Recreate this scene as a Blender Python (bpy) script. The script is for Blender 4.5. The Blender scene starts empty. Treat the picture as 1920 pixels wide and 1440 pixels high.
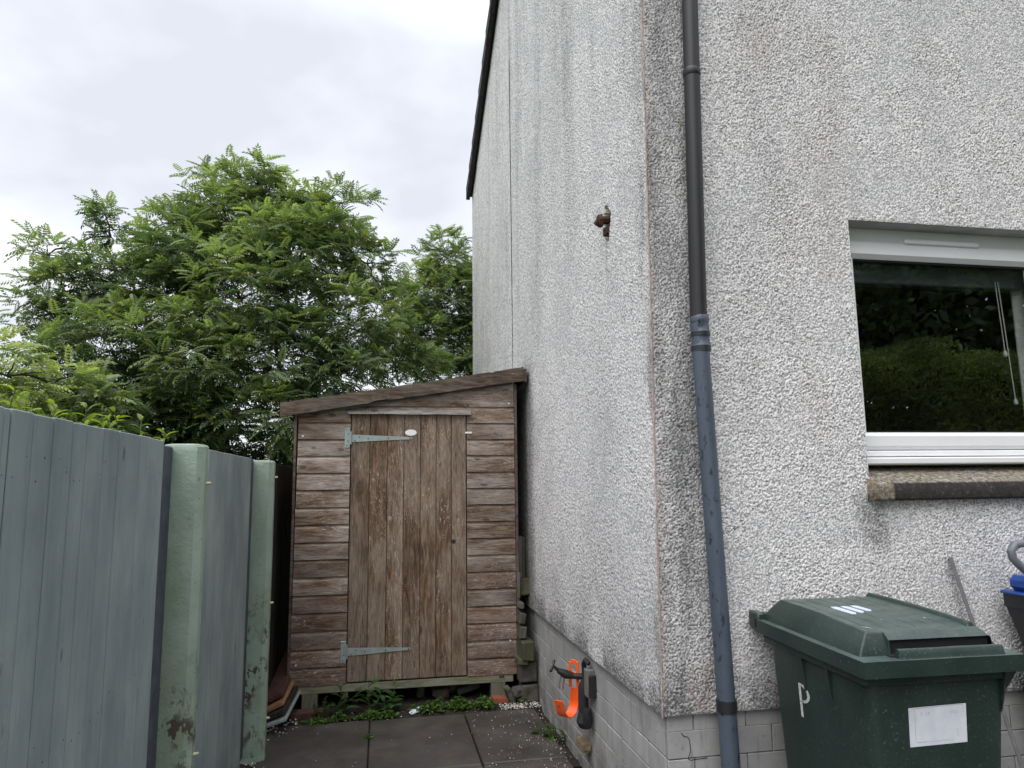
import bpy, bmesh, math, random
import numpy as np
from mathutils import Vector, Matrix

# ------------------------------------------------------------------ camera, world, sun, exposure
scene = bpy.context.scene
col = scene.collection
random.seed(7)
rng = np.random.default_rng(7)

cd = bpy.data.cameras.new("camera")
cd.sensor_width = 36.0
cd.lens = 1331.0 / 1920.0 * 36.0
cd.clip_start = 0.05
cd.clip_end = 2000.0
camo = bpy.data.objects.new("camera", cd)
col.objects.link(camo)
_R = ((0.9837, -0.1793, -0.0124), (0.0129, 0.139, -0.9902), (0.1792, 0.9739, 0.1391))
_r, _u, _b = Vector(_R[0]).normalized(), -Vector(_R[1]).normalized(), -Vector(_R[2]).normalized()
_m = Matrix.Identity(4)
for _i in range(3):
    _m[_i][0], _m[_i][1], _m[_i][2] = _r[_i], _u[_i], _b[_i]
_m[0][3], _m[1][3], _m[2][3] = -1.1044, -2.8025, 1.54
camo.matrix_world = _m
scene.camera = camo

SUN_EL, SUN_AZ = math.radians(52), math.radians(215)      # azimuth clockwise from +Y
world = bpy.data.worlds.new("World")
scene.world = world
world.use_nodes = True
wn, wl = world.node_tree.nodes, world.node_tree.links
wn.clear()
def wnode(t, **k):
    n = wn.new(t)
    for a, v in k.items():
        setattr(n, a, v)
    return n
w_out = wnode("ShaderNodeOutputWorld")
w_bg = wnode("ShaderNodeBackground")
w_sky = wnode("ShaderNodeTexSky", sky_type='NISHITA', sun_disc=False)
w_sky.sun_elevation, w_sky.sun_rotation = SUN_EL, SUN_AZ
w_sky.air_density, w_sky.dust_density = 1.0, 2.0
w_tc = wnode("ShaderNodeTexCoord")
w_sep = wnode("ShaderNodeSeparateXYZ")
wl.new(w_tc.outputs['Generated'], w_sep.inputs[0])
w_zz = wnode("ShaderNodeMath", operation='MAXIMUM'); wl.new(w_sep.outputs['Z'], w_zz.inputs[0]); w_zz.inputs[1].default_value = 0.0
w_za = wnode("ShaderNodeMath", operation='ADD'); wl.new(w_zz.outputs[0], w_za.inputs[0]); w_za.inputs[1].default_value = 0.28
w_dx = wnode("ShaderNodeMath", operation='DIVIDE'); wl.new(w_sep.outputs['X'], w_dx.inputs[0]); wl.new(w_za.outputs[0], w_dx.inputs[1])
w_dy = wnode("ShaderNodeMath", operation='DIVIDE'); wl.new(w_sep.outputs['Y'], w_dy.inputs[0]); wl.new(w_za.outputs[0], w_dy.inputs[1])
w_cmb = wnode("ShaderNodeCombineXYZ"); wl.new(w_dx.outputs[0], w_cmb.inputs[0]); wl.new(w_dy.outputs[0], w_cmb.inputs[1])
w_cmb.inputs[2].default_value = 3.7
w_n = wnode("ShaderNodeTexNoise"); wl.new(w_cmb.outputs[0], w_n.inputs['Vector'])
w_n.inputs['Scale'].default_value = 2.1; w_n.inputs['Detail'].default_value = 6; w_n.inputs['Roughness'].default_value = 0.5
w_ramp = wnode("ShaderNodeValToRGB"); wl.new(w_n.outputs['Fac'], w_ramp.inputs[0])
w_ramp.color_ramp.elements[0].position = 0.36; w_ramp.color_ramp.elements[0].color = (0.62, 0.65, 0.715, 1)
w_ramp.color_ramp.elements[1].position = 0.64; w_ramp.color_ramp.elements[1].color = (0.90, 0.92, 0.97, 1)
_e = w_ramp.color_ramp.elements.new(0.5); _e.color = (0.745, 0.775, 0.85, 1)
# overcast sky: brighter towards the zenith, evenly all round
w_g1 = wnode("ShaderNodeMapRange"); wl.new(w_zz.outputs[0], w_g1.inputs['Value'])
w_g1.inputs['From Min'].default_value = 0.55; w_g1.inputs['From Max'].default_value = 1.0
w_g1.inputs['To Min'].default_value = 1.0; w_g1.inputs['To Max'].default_value = 3.15
w_cl = wnode("ShaderNodeVectorMath", operation='SCALE'); wl.new(w_ramp.outputs[0], w_cl.inputs[0]); wl.new(w_g1.outputs[0], w_cl.inputs['Scale'])
w_sk = wnode("ShaderNodeVectorMath", operation='SCALE'); wl.new(w_sky.outputs[0], w_sk.inputs[0]); w_sk.inputs['Scale'].default_value = 0.08
w_mix = wnode("ShaderNodeMix", data_type='RGBA'); w_mix.inputs[0].default_value = 0.94
wl.new(w_sk.outputs[0], w_mix.inputs[6]); wl.new(w_cl.outputs[0], w_mix.inputs[7])
wl.new(w_mix.outputs[2], w_bg.inputs[0]); w_bg.inputs[1].default_value = 1.0
wl.new(w_bg.outputs[0], w_out.inputs[0])

sd = bpy.data.lights.new("sun", 'SUN')
sd.energy = 1.25
sd.angle = math.radians(50)
sd.color = (1.0, 0.97, 0.93)
suno = bpy.data.objects.new("sun", sd)
col.objects.link(suno)
_d = Vector((math.sin(SUN_AZ) * math.cos(SUN_EL), math.cos(SUN_AZ) * math.cos(SUN_EL), math.sin(SUN_EL)))
suno.rotation_euler = _d.to_track_quat('Z', 'Y').to_euler()
suno.location = (-3, -4, 9)

vs = scene.view_settings
scene.display_settings.display_device = 'sRGB'
vs.view_transform = 'Standard'
vs.look = 'None'
vs.exposure = 0.43
vs.gamma = 1.0
vs.use_curve_mapping = False
scene.cycles.max_bounces = 8
scene.cycles.diffuse_bounces = 4
scene.cycles.glossy_bounces = 4
scene.cycles.transparent_max_bounces = 12
scene.cycles.use_denoising = True

# ------------------------------------------------------------------ object helpers
def link(o, parent=None):
    col.objects.link(o)
    if parent is not None:
        o.parent = parent
    return o

def tag(o, label=None, cat=None, group=None, kind=None):
    if label: o["label"] = label
    if cat: o["category"] = cat
    if group: o["group"] = group
    if kind: o["kind"] = kind
    return o

def empty(name, loc=(0, 0, 0), label=None, cat=None, group=None, kind=None, rz=0.0):
    o = bpy.data.objects.new(name, None)
    o.empty_display_size = 0.1
    o.location = loc
    o.rotation_euler = (0, 0, rz)
    link(o)
    return tag(o, label, cat, group, kind)

def make_mesh(name, verts, faces, mat=None, smooth=False):
    me = bpy.data.meshes.new(name)
    me.from_pydata([tuple(v) for v in verts], [], [tuple(f) for f in faces])
    me.update()
    if mat is not None: me.materials.append(mat)
    if smooth: me.polygons.foreach_set("use_smooth", [True] * len(me.polygons))
    return me

def obj(name, me, parent=None, loc=(0, 0, 0), rot=(0, 0, 0), kind=None, label=None):
    o = bpy.data.objects.new(name, me)
    o.location = loc
    o.rotation_euler = rot
    link(o, parent)
    if kind: o["kind"] = kind
    if label: o["label"] = label
    return o

def quad_mesh(name, P, quads, mat=None, smooth=True, attrs=None, tris=None):
    """numpy arrays -> mesh; quads (n,4) or tris (n,3)"""
    me = bpy.data.meshes.new(name)
    F = quads if tris is None else tris
    k = F.shape[1]
    me.vertices.add(len(P)); me.vertices.foreach_set("co", np.ascontiguousarray(P, dtype=np.float32).ravel())
    me.loops.add(F.size); me.loops.foreach_set("vertex_index", np.ascontiguousarray(F, dtype=np.int32).ravel())
    me.polygons.add(len(F)); me.polygons.foreach_set("loop_start", np.arange(0, F.size, k, dtype=np.int32))
    if smooth:
        me.polygons.foreach_set("use_smooth", np.ones(len(F), dtype=bool))
    me.update(calc_edges=True)
    me.validate(verbose=False)
    if mat is not None: me.materials.append(mat)
    for nm, (typ, arr) in (attrs or {}).items():
        a = me.attributes.new(nm, typ, 'POINT')
        a.data.foreach_set("color" if typ == 'FLOAT_COLOR' else "value", np.ascontiguousarray(arr, dtype=np.float32).ravel())
    return me

class MB:
    """collects shapes, builds ONE mesh"""
    def __init__(self): self.v, self.f = [], []
    def add(self, v, f):
        o = len(self.v)
        self.v += [tuple(p) for p in v]
        self.f += [tuple(i + o for i in q) for q in f]
        return self
    def box(self, x0, x1, y0, y1, z0, z1):
        v = [(x, y, z) for z in (z0, z1) for y in (y0, y1) for x in (x0, x1)]
        return self.add(v, [(0, 2, 3, 1), (4, 5, 7, 6), (0, 1, 5, 4), (2, 6, 7, 3), (0, 4, 6, 2), (1, 3, 7, 5)])
    def cbox(self, x0, x1, y0, y1, z0, z1, c=0.004, jit=0.0):
        """box with chamfered edges"""
        c = min(c, (x1 - x0) * .45, (y1 - y0) * .45, (z1 - z0) * .45)
        X, Y, Z = (x0, x1), (y0, y1), (z0, z1)
        v, idx = [], {}
        for a in range(2):
            for b in range(2):
                for d in range(2):
                    sx, sy, sz = (1 - 2 * a) * c, (1 - 2 * b) * c, (1 - 2 * d) * c
                    j = lambda: random.uniform(-jit, jit)
                    for ax, off in (('x', (0, sy, sz)), ('y', (sx, 0, sz)), ('z', (sx, sy, 0))):
                        idx[(a, b, d, ax)] = len(v)
                        v.append((X[a] + off[0] + j(), Y[b] + off[1] + j(), Z[d] + off[2] + j()))
        I = lambda a, b, d, ax: idx[(a, b, d, ax)]
        f = []
        f.append((I(0,0,0,'x'), I(0,0,1,'x'), I(0,1,1,'x'), I(0,1,0,'x'))); f.append((I(1,0,0,'x'), I(1,1,0,'x'), I(1,1,1,'x'), I(1,0,1,'x')))
        f.append((I(0,0,0,'y'), I(1,0,0,'y'), I(1,0,1,'y'), I(0,0,1,'y'))); f.append((I(0,1,0,'y'), I(0,1,1,'y'), I(1,1,1,'y'), I(1,1,0,'y')))
        f.append((I(0,0,0,'z'), I(0,1,0,'z'), I(1,1,0,'z'), I(1,0,0,'z'))); f.append((I(0,0,1,'z'), I(1,0,1,'z'), I(1,1,1,'z'), I(0,1,1,'z')))
        for a in range(2):
            for b in range(2):
                f.append((I(a,b,0,'x'), I(a,b,1,'x'), I(a,b,1,'y'), I(a,b,0,'y')))
                f.append((I(a,0,b,'x'), I(a,1,b,'x'), I(a,1,b,'z'), I(a,0,b,'z')))
                f.append((I(0,a,b,'y'), I(1,a,b,'y'), I(1,a,b,'z'), I(0,a,b,'z')))
                for d in range(2):
                    f.append((I(a,b,d,'x'), I(a,b,d,'y'), I(a,b,d,'z')))
        return self.add(v, f)
    def prism(self, poly, axis, a0, a1):
        """2D polygon extruded along axis ('x': poly=(y,z), 'y': (x,z), 'z': (x,y))"""
        def P(p, a):
            return {'x': (a, p[0], p[1]), 'y': (p[0], a, p[1]), 'z': (p[0], p[1], a)}[axis]
        n = len(poly)
        v = [P(p, a0) for p in poly] + [P(p, a1) for p in poly]
        f = [tuple(range(n)), tuple(range(2 * n - 1, n - 1, -1))]
        f += [(i, (i + 1) % n, n + (i + 1) % n, n + i) for i in range(n)]
        return self.add(v, f)
    def tube(self, pts, r, seg=12, cap=True):
        pts = [Vector(p) for p in pts]
        rs = r if isinstance(r, (list, tuple)) else [r] * len(pts)
        rings, ref = [], None
        for i, p in enumerate(pts):
            t = (pts[min(i + 1, len(pts) - 1)] - pts[max(i - 1, 0)]).normalized()
            if ref is None:
                ref = Vector((1, 0, 0)) if abs(t.x) < .8 else Vector((0, 1, 0))
            a = (ref - t * ref.dot(t)).normalized(); ref = a
            b = t.cross(a)
            rings.append([p + (a * math.cos(2 * math.pi * k / seg) + b * math.sin(2 * math.pi * k / seg)) * rs[i] for k in range(seg)])
        v = [q for rg in rings for q in rg]
        f = []
        for i in range(len(pts) - 1):
            for k in range(seg):
                f.append((i * seg + k, i * seg + (k + 1) % seg, (i + 1) * seg + (k + 1) % seg, (i + 1) * seg + k))
        if cap:
            f.append(tuple(range(seg - 1, -1, -1)))
            f.append(tuple(range((len(pts) - 1) * seg, len(pts) * seg)))
        return self.add(v, f)
    def mesh(self, name, mat=None, smooth=False):
        me = bpy.data.meshes.new(name)
        me.from_pydata(self.v, [], self.f)
        bm = bmesh.new(); bm.from_mesh(me)
        bmesh.ops.recalc_face_normals(bm, faces=bm.faces)
        bm.to_mesh(me); bm.free()
        if mat is not None: me.materials.append(mat)
        if smooth:
            me.polygons.foreach_set("use_smooth", [True] * len(me.polygons))
            try: me.set_sharp_from_angle(angle=math.radians(40))
            except Exception: pass
        return me
    def build(self, name, mat, parent=None, loc=(0, 0, 0), rot=(0, 0, 0), smooth=False, kind=None, label=None):
        return obj(name, self.mesh(name, mat, smooth), parent, loc, rot, kind, label)

# ------------------------------------------------------------------ material helpers
class NT:
    def __init__(self, name):
        self.m = bpy.data.materials.new(name)
        self.m.use_nodes = True
        self.n, self.l = self.m.node_tree.nodes, self.m.node_tree.links
        self.n.clear()
        self.out = self.n.new("ShaderNodeOutputMaterial")
        self.bsdf = self.n.new("ShaderNodeBsdfPrincipled")
        self.l.new(self.bsdf.outputs[0], self.out.inputs[0])
    def set(self, sock, v):
        if hasattr(v, "is_output"): self.l.new(v, sock)
        elif v is not None: sock.default_value = v
    def coord(self, kind='Object'):
        return self.n.new("ShaderNodeTexCoord").outputs[kind]
    def geo(self, k='Position'): return self.n.new("ShaderNodeNewGeometry").outputs[k]
    def attr(self, name, out='Fac'):
        a = self.n.new("ShaderNodeAttribute"); a.attribute_name = name; return a.outputs[out]
    def rand(self): return self.n.new("ShaderNodeObjectInfo").outputs['Random']
    def mapping(self, vec, scale=(1, 1, 1), loc=(0, 0, 0), rot=(0, 0, 0)):
        m = self.n.new("ShaderNodeMapping")
        self.l.new(vec, m.inputs[0])
        self.set(m.inputs['Scale'], scale); self.set(m.inputs['Location'], loc); m.inputs['Rotation'].default_value = rot
        return m.outputs[0]
    def noise(self, vec, scale=5, detail=4, rough=.55, dist=0.0, out='Fac'):
        t = self.n.new("ShaderNodeTexNoise")
        if vec is not None: self.l.new(vec, t.inputs['Vector'])
        self.set(t.inputs['Scale'], scale); t.inputs['Detail'].default_value = detail
        t.inputs['Roughness'].default_value = rough; t.inputs['Distortion'].default_value = dist
        return t.outputs[out]
    def voronoi(self, vec, scale=5, feature='F1', out='Distance', rnd=1.0):
        t = self.n.new("ShaderNodeTexVoronoi"); t.feature = feature
        self.l.new(vec, t.inputs['Vector']); t.inputs['Scale'].default_value = scale
        t.inputs['Randomness'].default_value = rnd
        return t.outputs[out]
    def ramp(self, fac, stops, interp='LINEAR'):
        r = self.n.new("ShaderNodeValToRGB"); self.l.new(fac, r.inputs[0])
        r.color_ramp.interpolation = interp
        while len(stops) > len(r.color_ramp.elements): r.color_ramp.elements.new(.5)
        for e, (p, c) in zip(r.color_ramp.elements, stops):
            e.position = p
            e.color = (c, c, c, 1) if isinstance(c, (int, float)) else tuple(c) + (1,)
        return r.outputs[0]
    def mix(self, fac, a, b, blend='MIX'):
        x = self.n.new("ShaderNodeMix"); x.data_type = 'RGBA'; x.blend_type = blend
        self.set(x.inputs[0], fac)
        for s, v in ((x.inputs[6], a), (x.inputs[7], b)):
            if isinstance(v, (tuple, list)): v = tuple(v) + (1,) if len(v) == 3 else v
            self.set(s, v)
        return x.outputs[2]
    def math(self, op, a, b=None, clamp=False):
        x = self.n.new("ShaderNodeMath"); x.operation = op; x.use_clamp = clamp
        self.set(x.inputs[0], a)
        if b is not None: self.set(x.inputs[1], b)
        return x.outputs[0]
    def vadd(self, a, b):
        x = self.n.new("ShaderNodeVectorMath"); x.operation = 'ADD'
        self.set(x.inputs[0], a); self.set(x.inputs[1], b)
        return x.outputs[0]
    def xyz(self, vec):
        s = self.n.new("ShaderNodeSeparateXYZ"); self.l.new(vec, s.inputs[0]); return s.outputs
    def comb(self, x=0, y=0, z=0):
        c = self.n.new("ShaderNodeCombineXYZ")
        for s, v in zip(c.inputs, (x, y, z)): self.set(s, v)
        return c.outputs[0]
    def bump(self, h, strength=.5, dist=.01, prev=None):
        b = self.n.new("ShaderNodeBump"); self.l.new(h, b.inputs['Height'])
        b.inputs['Strength'].default_value = strength; b.inputs['Distance'].default_value = dist
        if prev is not None: self.l.new(prev, b.inputs['Normal'])
        return b.outputs[0]
    def done(self, color=None, rough=.6, spec=.5, metal=0.0, normal=None, coat=None):
        b = self.bsdf
        if isinstance(color, (tuple, list)) and len(color) == 3: color = tuple(color) + (1,)
        self.set(b.inputs['Base Color'], color); self.set(b.inputs['Roughness'], rough)
        self.set(b.inputs['Specular IOR Level'], spec); self.set(b.inputs['Metallic'], metal)
        if normal is not None: self.l.new(normal, b.inputs['Normal'])
        if coat: b.inputs['Coat Weight'].default_value = coat
        return self.m

def plain(name, c, rough=.6, spec=.4, metal=0., var=.25, scale=30, bump=.15, bdist=.002):
    t = NT(name)
    p = t.coord(); p = t.vadd(p, t.comb(t.math('MULTIPLY', t.rand(), 17.0), t.math('MULTIPLY', t.rand(), 9.0), 0))
    n = t.noise(p, scale, 5, .6)
    lo = tuple(x * (1 - var) for x in c); hi = tuple(min(1, x * (1 + var)) for x in c)
    colr = t.ramp(n, [(.3, lo), (.7, hi)])
    return t.done(colr, rough, spec, metal, t.bump(t.noise(p, scale * 6, 3), bump, bdist))

def wood(name, axis, dark, mid, light, grey, greyamt=.5, wear=.0, spec=.25, green=0.0, fleck=None):
    """weathered plank, grain along the local axis; each object gets its own offset"""
    t = NT(name)
    p = t.coord()
    r = t.rand()
    off = t.comb(t.math('MULTIPLY', r, 23.0), t.math('MULTIPLY', r, 41.0), t.math('MULTIPLY', r, 67.0))
    p0 = t.vadd(p, off)
    sc = {'x': (1.0, 12.0, 12.0), 'z': (12.0, 12.0, 1.0), 'y': (12.0, 1.0, 12.0)}[axis]
    warp = t.noise(t.mapping(p0, tuple(v * .5 + 1.0 for v in sc)), 1.6, 2, .5, out='Color')
    wv = t.n.new("ShaderNodeVectorMath"); wv.operation = 'SCALE'; t.l.new(warp, wv.inputs[0]); wv.inputs['Scale'].default_value = .09
    pw = t.vadd(p0, wv.outputs[0])
    g1 = t.noise(t.mapping(pw, sc), 4.2, 6, .68, .7)               # growth rings
    g2 = t.noise(t.mapping(p0, tuple(v * (1.6 if v > 5 else .55) for v in sc)), 26.0, 3, .6)   # fine fibre
    blot = t.noise(t.mapping(p0, tuple(.55 + v * .12 for v in sc)), 3.2, 4, .55)
    # knots
    ks = {'x': (1.0, 2.2, 2.2), 'z': (2.2, 2.2, 1.0), 'y': (2.2, 1.0, 2.2)}[axis]
    kd = t.voronoi(t.mapping(pw, ks), 3.1, 'F1', 'Distance')
    knot = t.ramp(kd, [(.03, 1.0), (.075, .75), (.11, .0)])
    ring = t.ramp(t.math('FRACT', t.math('MULTIPLY', kd, 22.0)), [(0.0, .0), (.5, 1.0), (1.0, .0)])
    near = t.ramp(kd, [(.07, 1.0), (.22, 0.0)])
    g1 = t.mix(t.math('MULTIPLY', near, .6), g1, ring)
    base = t.ramp(g1, [(.33, dark), (.48, mid), (.62, light)])
    base = t.mix(t.math('MULTIPLY', t.ramp(g2, [(.35, 1.0), (.62, 0.0)]), .5), base, tuple(c * .55 for c in dark))
    gm = t.math('MULTIPLY', t.ramp(blot, [(.40, 0.0), (.60, 1.0)]), t.ramp(g2, [(.36, .05), (.56, 1.0)]))
    base = t.mix(t.math('MULTIPLY', gm, greyamt), base, grey)
    base = t.mix(t.math('MULTIPLY', knot, .7), base, tuple(c * .5 for c in dark))
    if wear:
        scr = t.noise(t.mapping(p0, tuple(v * .8 + 2 for v in sc)), 9.0, 5, .7, 1.2)
        wm = t.math('MULTIPLY', t.ramp(scr, [(.56, 0.0), (.64, 1.0)]), t.ramp(t.noise(p0, 2.3, 2), [(.45, 0.0), (.6, 1.0)]))
        base = t.mix(t.math('MULTIPLY', wm, wear), base, fleck or (.42, .36, .30))
    if green:
        base = t.mix(t.math('MULTIPLY', t.ramp(t.noise(p0, 4.0, 4), [(.42, 0.0), (.65, 1.0)]), green), base, (.085, .10, .035))
    tint = t.ramp(t.rand(), [(0.0, .78), (1.0, 1.18)])
    base = t.mix(1.0, base, tint, 'MULTIPLY')
    h = t.math('ADD', t.math('MULTIPLY', g1, .5), t.math('MULTIPLY', g2, .9))
    return t.done(base, t.ramp(g2, [(.3, .62), (.7, .85)]), spec, 0, t.bump(h, .55, .0025))

# ------------------------------------------------------------------ materials
def mat_pebble():
    t = NT("pebbledash")
    p = t.coord()
    c1 = t.voronoi(p, 150.0, 'F1', 'Color')
    rv = t.xyz(c1)
    stone = t.ramp(rv[0], [(0.0, (.15, .147, .147)), (.09, (.36, .355, .35)), (.26, (.68, .660, .645)), (.60, (.80, .778, .762)), (1.0, (.87, .848, .832))])
    warm = t.ramp(rv[1], [(.86, 0.0), (.93, 1.0)], 'LINEAR')
    stone = t.mix(t.math('MULTIPLY', warm, .45), stone, (.52, .43, .36))
    vd = t.ramp(t.voronoi(p, 130.0, 'F1', 'Distance'), [(.2, 1.0), (.62, .16)])
    chip = t.math('MAXIMUM', t.attr('chip'), t.math('MULTIPLY', t.attr('coarse'), vd))
    grain = t.noise(p, 320.0, 2, .6)
    bed = t.ramp(grain, [(.3, (.30, .30, .305)), (.7, (.54, .54, .54))])
    bed = t.mix(t.ramp(t.attr('dirt'), [(.1, 0.0), (.5, .75)]), bed, (.14, .138, .135))
    base = t.mix(t.ramp(chip, [(.12, 0.0), (.45, 1.0)]), bed, stone)
    # soot and algae runs: a film of its own, kept where the marks are
    dirt = t.attr('dirt')
    dm = t.math('ADD', dirt, t.math('MULTIPLY', t.math('SUBTRACT', t.noise(p, 16.0, 6, .65), .5), t.math('MULTIPLY', dirt, 1.6)), True)
    dcol = t.mix(t.ramp(rv[2], [(.55, 0.0), (.75, 1.0)]), (.085, .083, .082), (.34, .34, .34))
    base = t.mix(t.math('MULTIPLY', dm, .86), base, dcol)
    rust = t.math('MULTIPLY', t.attr('rust'), t.ramp(t.noise(p, 55.0, 4, .6), [(.35, .1), (.62, 1.0)]))
    base = t.mix(t.math('MULTIPLY', rust, t.ramp(rust, [(.5, .45), (.9, .85)])), base, (.30, .165, .13))
    moss = t.math('MULTIPLY', t.attr('moss'), t.ramp(t.noise(p, 45.0, 4, .6), [(.38, .0), (.6, 1.0)]))
    base = t.mix(t.math('MULTIPLY', moss, .7), base, (.10, .10, .045))
    nb = t.bump(t.voronoi(p, 170.0, 'F1', 'Distance'), .20, -.0030)
    nb = t.bump(grain, .35, .0012, nb)
    return t.done(base, .72, .35, 0, nb)

def mat_brickpaint():
    t = NT("painted_brick")
    p = t.geo()
    r = t.rand()
    n = t.noise(p, 9.0, 5, .6)
    base = t.ramp(n, [(.3, (.32, .316, .308)), (.7, (.42, .414, .40))])
    base = t.mix(1.0, base, t.ramp(r, [(0, .9), (1, 1.08)]), 'MULTIPLY')
    z = t.xyz(p)[2]
    low = t.math('MULTIPLY', t.ramp(z, [(.0, 1.0), (.38, .0)]), t.ramp(t.noise(p, 7.0, 5, .65), [(.38, 0.0), (.62, 1.0)]))
    base = t.mix(t.math('MULTIPLY', low, .75), base, (.10, .088, .07))
    run = t.noise(t.mapping(p, (14, 14, 1.5)), 2.0, 4, .6)
    base = t.mix(t.math('MULTIPLY', t.ramp(run, [(.58, 0.0), (.72, 1.0)]), .5), base, (.12, .115, .11))
    pit = t.noise(p, 60.0, 4, .7)
    base = t.mix(t.ramp(pit, [(.30, .6), (.36, 0.0)]), base, (.09, .085, .08))
    return t.done(base, .75, .25, 0, t.bump(pit, .35, .003))

def mat_mortar():
    t = NT("mortar")
    p = t.geo()
    n = t.noise(p, 40.0, 4, .7)
    base = t.ramp(n, [(.36, (.06, .057, .053)), (.52, (.15, .145, .14)), (.70, (.46, .45, .44))])
    return t.done(base, .9, .2, 0, t.bump(n, .4, .003))

def mat_slab():
    t = NT("paving_concrete")
    p = t.geo()
    n1 = t.noise(p, 3.0, 5, .6)
    n2 = t.noise(p, 90.0, 3, .7)
    base = t.ramp(n1, [(.3, (.036, .031, .028)), (.5, (.056, .048, .044)), (.7, (.092, .080, .073))])
    base = t.mix(t.ramp(n2, [(.3, .5), (.5, 0.0)]), base, (.025, .022, .020))
    base = t.mix(t.ramp(n2, [(.66, .0), (.78, .7)]), base, (.19, .175, .16))
    base = t.mix(t.math('MULTIPLY', t.ramp(t.noise(p, 6.0, 4), [(.55, 0.0), (.72, 1.0)]), .35), base, (.045, .055, .022))
    wet = t.ramp(t.noise(p, 2.2, 4, .5), [(.4, .38), (.62, .68)])
    return t.done(base, wet, .45, 0, t.bump(n2, .5, .003))

def mat_soil():
    t = NT("soil")
    p = t.geo()
    n = t.noise(p, 22.0, 6, .7)
    base = t.ramp(n, [(.3, (.014, .011, .009)), (.7, (.05, .042, .034))])
    return t.done(base, .9, .2, 0, t.bump(n, .9, .02))

def mat_grass():
    t = NT("lawn")
    p = t.geo()
    n = t.noise(p, 3.0, 6, .7)
    base = t.ramp(n, [(.3, (.035, .06, .018)), (.7, (.075, .11, .035))])
    return t.done(base, .85, .2, 0, t.bump(t.noise(p, 40, 4), .8, .03))

def mat_fence_paint():
    """blue grey fence stain over sawn boards, streaky along Z"""
    t = NT("fence_paint")
    p = t.coord(); r = t.rand()
    p0 = t.vadd(p, t.comb(t.math('MULTIPLY', r, 23.0), t.math('MULTIPLY', r, 41.0), t.math('MULTIPLY', r, 13.0)))
    warp = t.noise(t.mapping(p0, (5, 5, 1.4)), 1.5, 3, .5, out='Color')
    wv = t.n.new("ShaderNodeVectorMath"); wv.operation = 'SCALE'; t.l.new(warp, wv.inputs[0]); wv.inputs['Scale'].default_value = .05
    pw = t.vadd(p0, wv.outputs[0])
    kd = t.voronoi(t.mapping(pw, (3.0, 3.0, 1.25)), 2.6, 'F1', 'Distance')
    g = t.noise(t.mapping(pw, (13, 13, .75)), 2.4, 6, .68, .5)
    ring = t.ramp(t.math('FRACT', t.math('MULTIPLY', kd, 16.0)), [(0.0, .25), (.5, .7), (1.0, .25)])
    g = t.mix(t.math('MULTIPLY', t.ramp(kd, [(.06, 1.0), (.24, 0.0)]), .7), g, ring)
    f = t.noise(t.mapping(p0, (55, 55, 1.3)), 3.0, 5, .7)
    b = t.noise(t.mapping(t.geo(), (2.2, 2.2, 1.3)), 1.5, 6, .62)
    base = t.ramp(b, [(.30, (.168, .208, .212)), (.50, (.236, .282, .278)), (.70, (.32, .370, .348))])
    base = t.mix(t.math('MULTIPLY', t.ramp(g, [(.34, 1.0), (.50, 0.0)]), .26), base, (.120, .150, .162))
    base = t.mix(t.math('MULTIPLY', t.ramp(g, [(.55, 0.0), (.70, 1.0)]), .22), base, (.32, .365, .36))
    base = t.mix(t.math('MULTIPLY', t.ramp(f, [(.30, 1.0), (.40, 0.0)]), .55), base, (.095, .118, .13))
    base = t.mix(t.ramp(kd, [(.02, .9), (.055, .55), (.09, 0.0)]), base, (.085, .10, .108))
    scr = t.noise(t.mapping(p0, (9, 9, 4)), 5.0, 5, .7, 2.0)
    base = t.mix(t.math('MULTIPLY', t.ramp(scr, [(.67, 0.0), (.72, 1.0)]), .5), base, (.40, .43, .42))
    foot = t.math('MULTIPLY', t.ramp(t.xyz(t.geo())[2], [(.0, 1.0), (.35, .0)]), t.ramp(t.noise(p0, 9.0, 5, .7), [(.4, 0.0), (.6, 1.0)]))
    base = t.mix(t.math('MULTIPLY', foot, .5), base, (.08, .085, .07))
    base = t.mix(1.0, base, t.ramp(r, [(0, .94), (1, 1.05)]), 'MULTIPLY')
    return t.done(base, .72, .28, 0, t.bump(t.math('ADD', t.math('MULTIPLY', g, .5), f), .14, .0015))

def mat_post_paint():
    t = NT("post_paint")
    p = t.geo()
    n = t.noise(p, 8.0, 5, .6)
    base = t.ramp(n, [(.3, (.245, .32, .255)), (.7, (.325, .405, .33))])
    alg = t.ramp(t.noise(t.mapping(p, (1, 1, .5)), 5.0, 4), [(.5, 0.0), (.7, 1.0)])
    base = t.mix(t.math('MULTIPLY', alg, .6), base, (.215, .265, .15))
    z = t.xyz(p)[2]
    zone = t.math('MULTIPLY', t.ramp(z, [(.0, .7), (.25, 1.0), (.70, 1.0), (1.0, .0)]), 1.0)
    fl = t.noise(t.mapping(p, (1, 1, .55)), 26.0, 5, .7)
    flm = t.math('MULTIPLY', zone, t.ramp(fl, [(.50, 0.0), (.53, 1.0)]))
    flm = t.math('MULTIPLY', flm, t.ramp(t.noise(p, 5.5, 2), [(.45, 0.0), (.55, 1.0)]))
    base = t.mix(flm, base, (.085, .062, .05))
    pit = t.noise(p, 70.0, 3, .6)
    base = t.mix(t.ramp(pit, [(.30, .8), (.335, 0.0)]), base, (.06, .065, .05))
    rough = t.noise(t.mapping(p, (1, 1, 1.25)), 52.0, 5, .7)
    return t.done(base, .6, .35, 0, t.bump(t.math('SUBTRACT', rough, t.math('MULTIPLY', flm, .5)), .55, .006))

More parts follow.
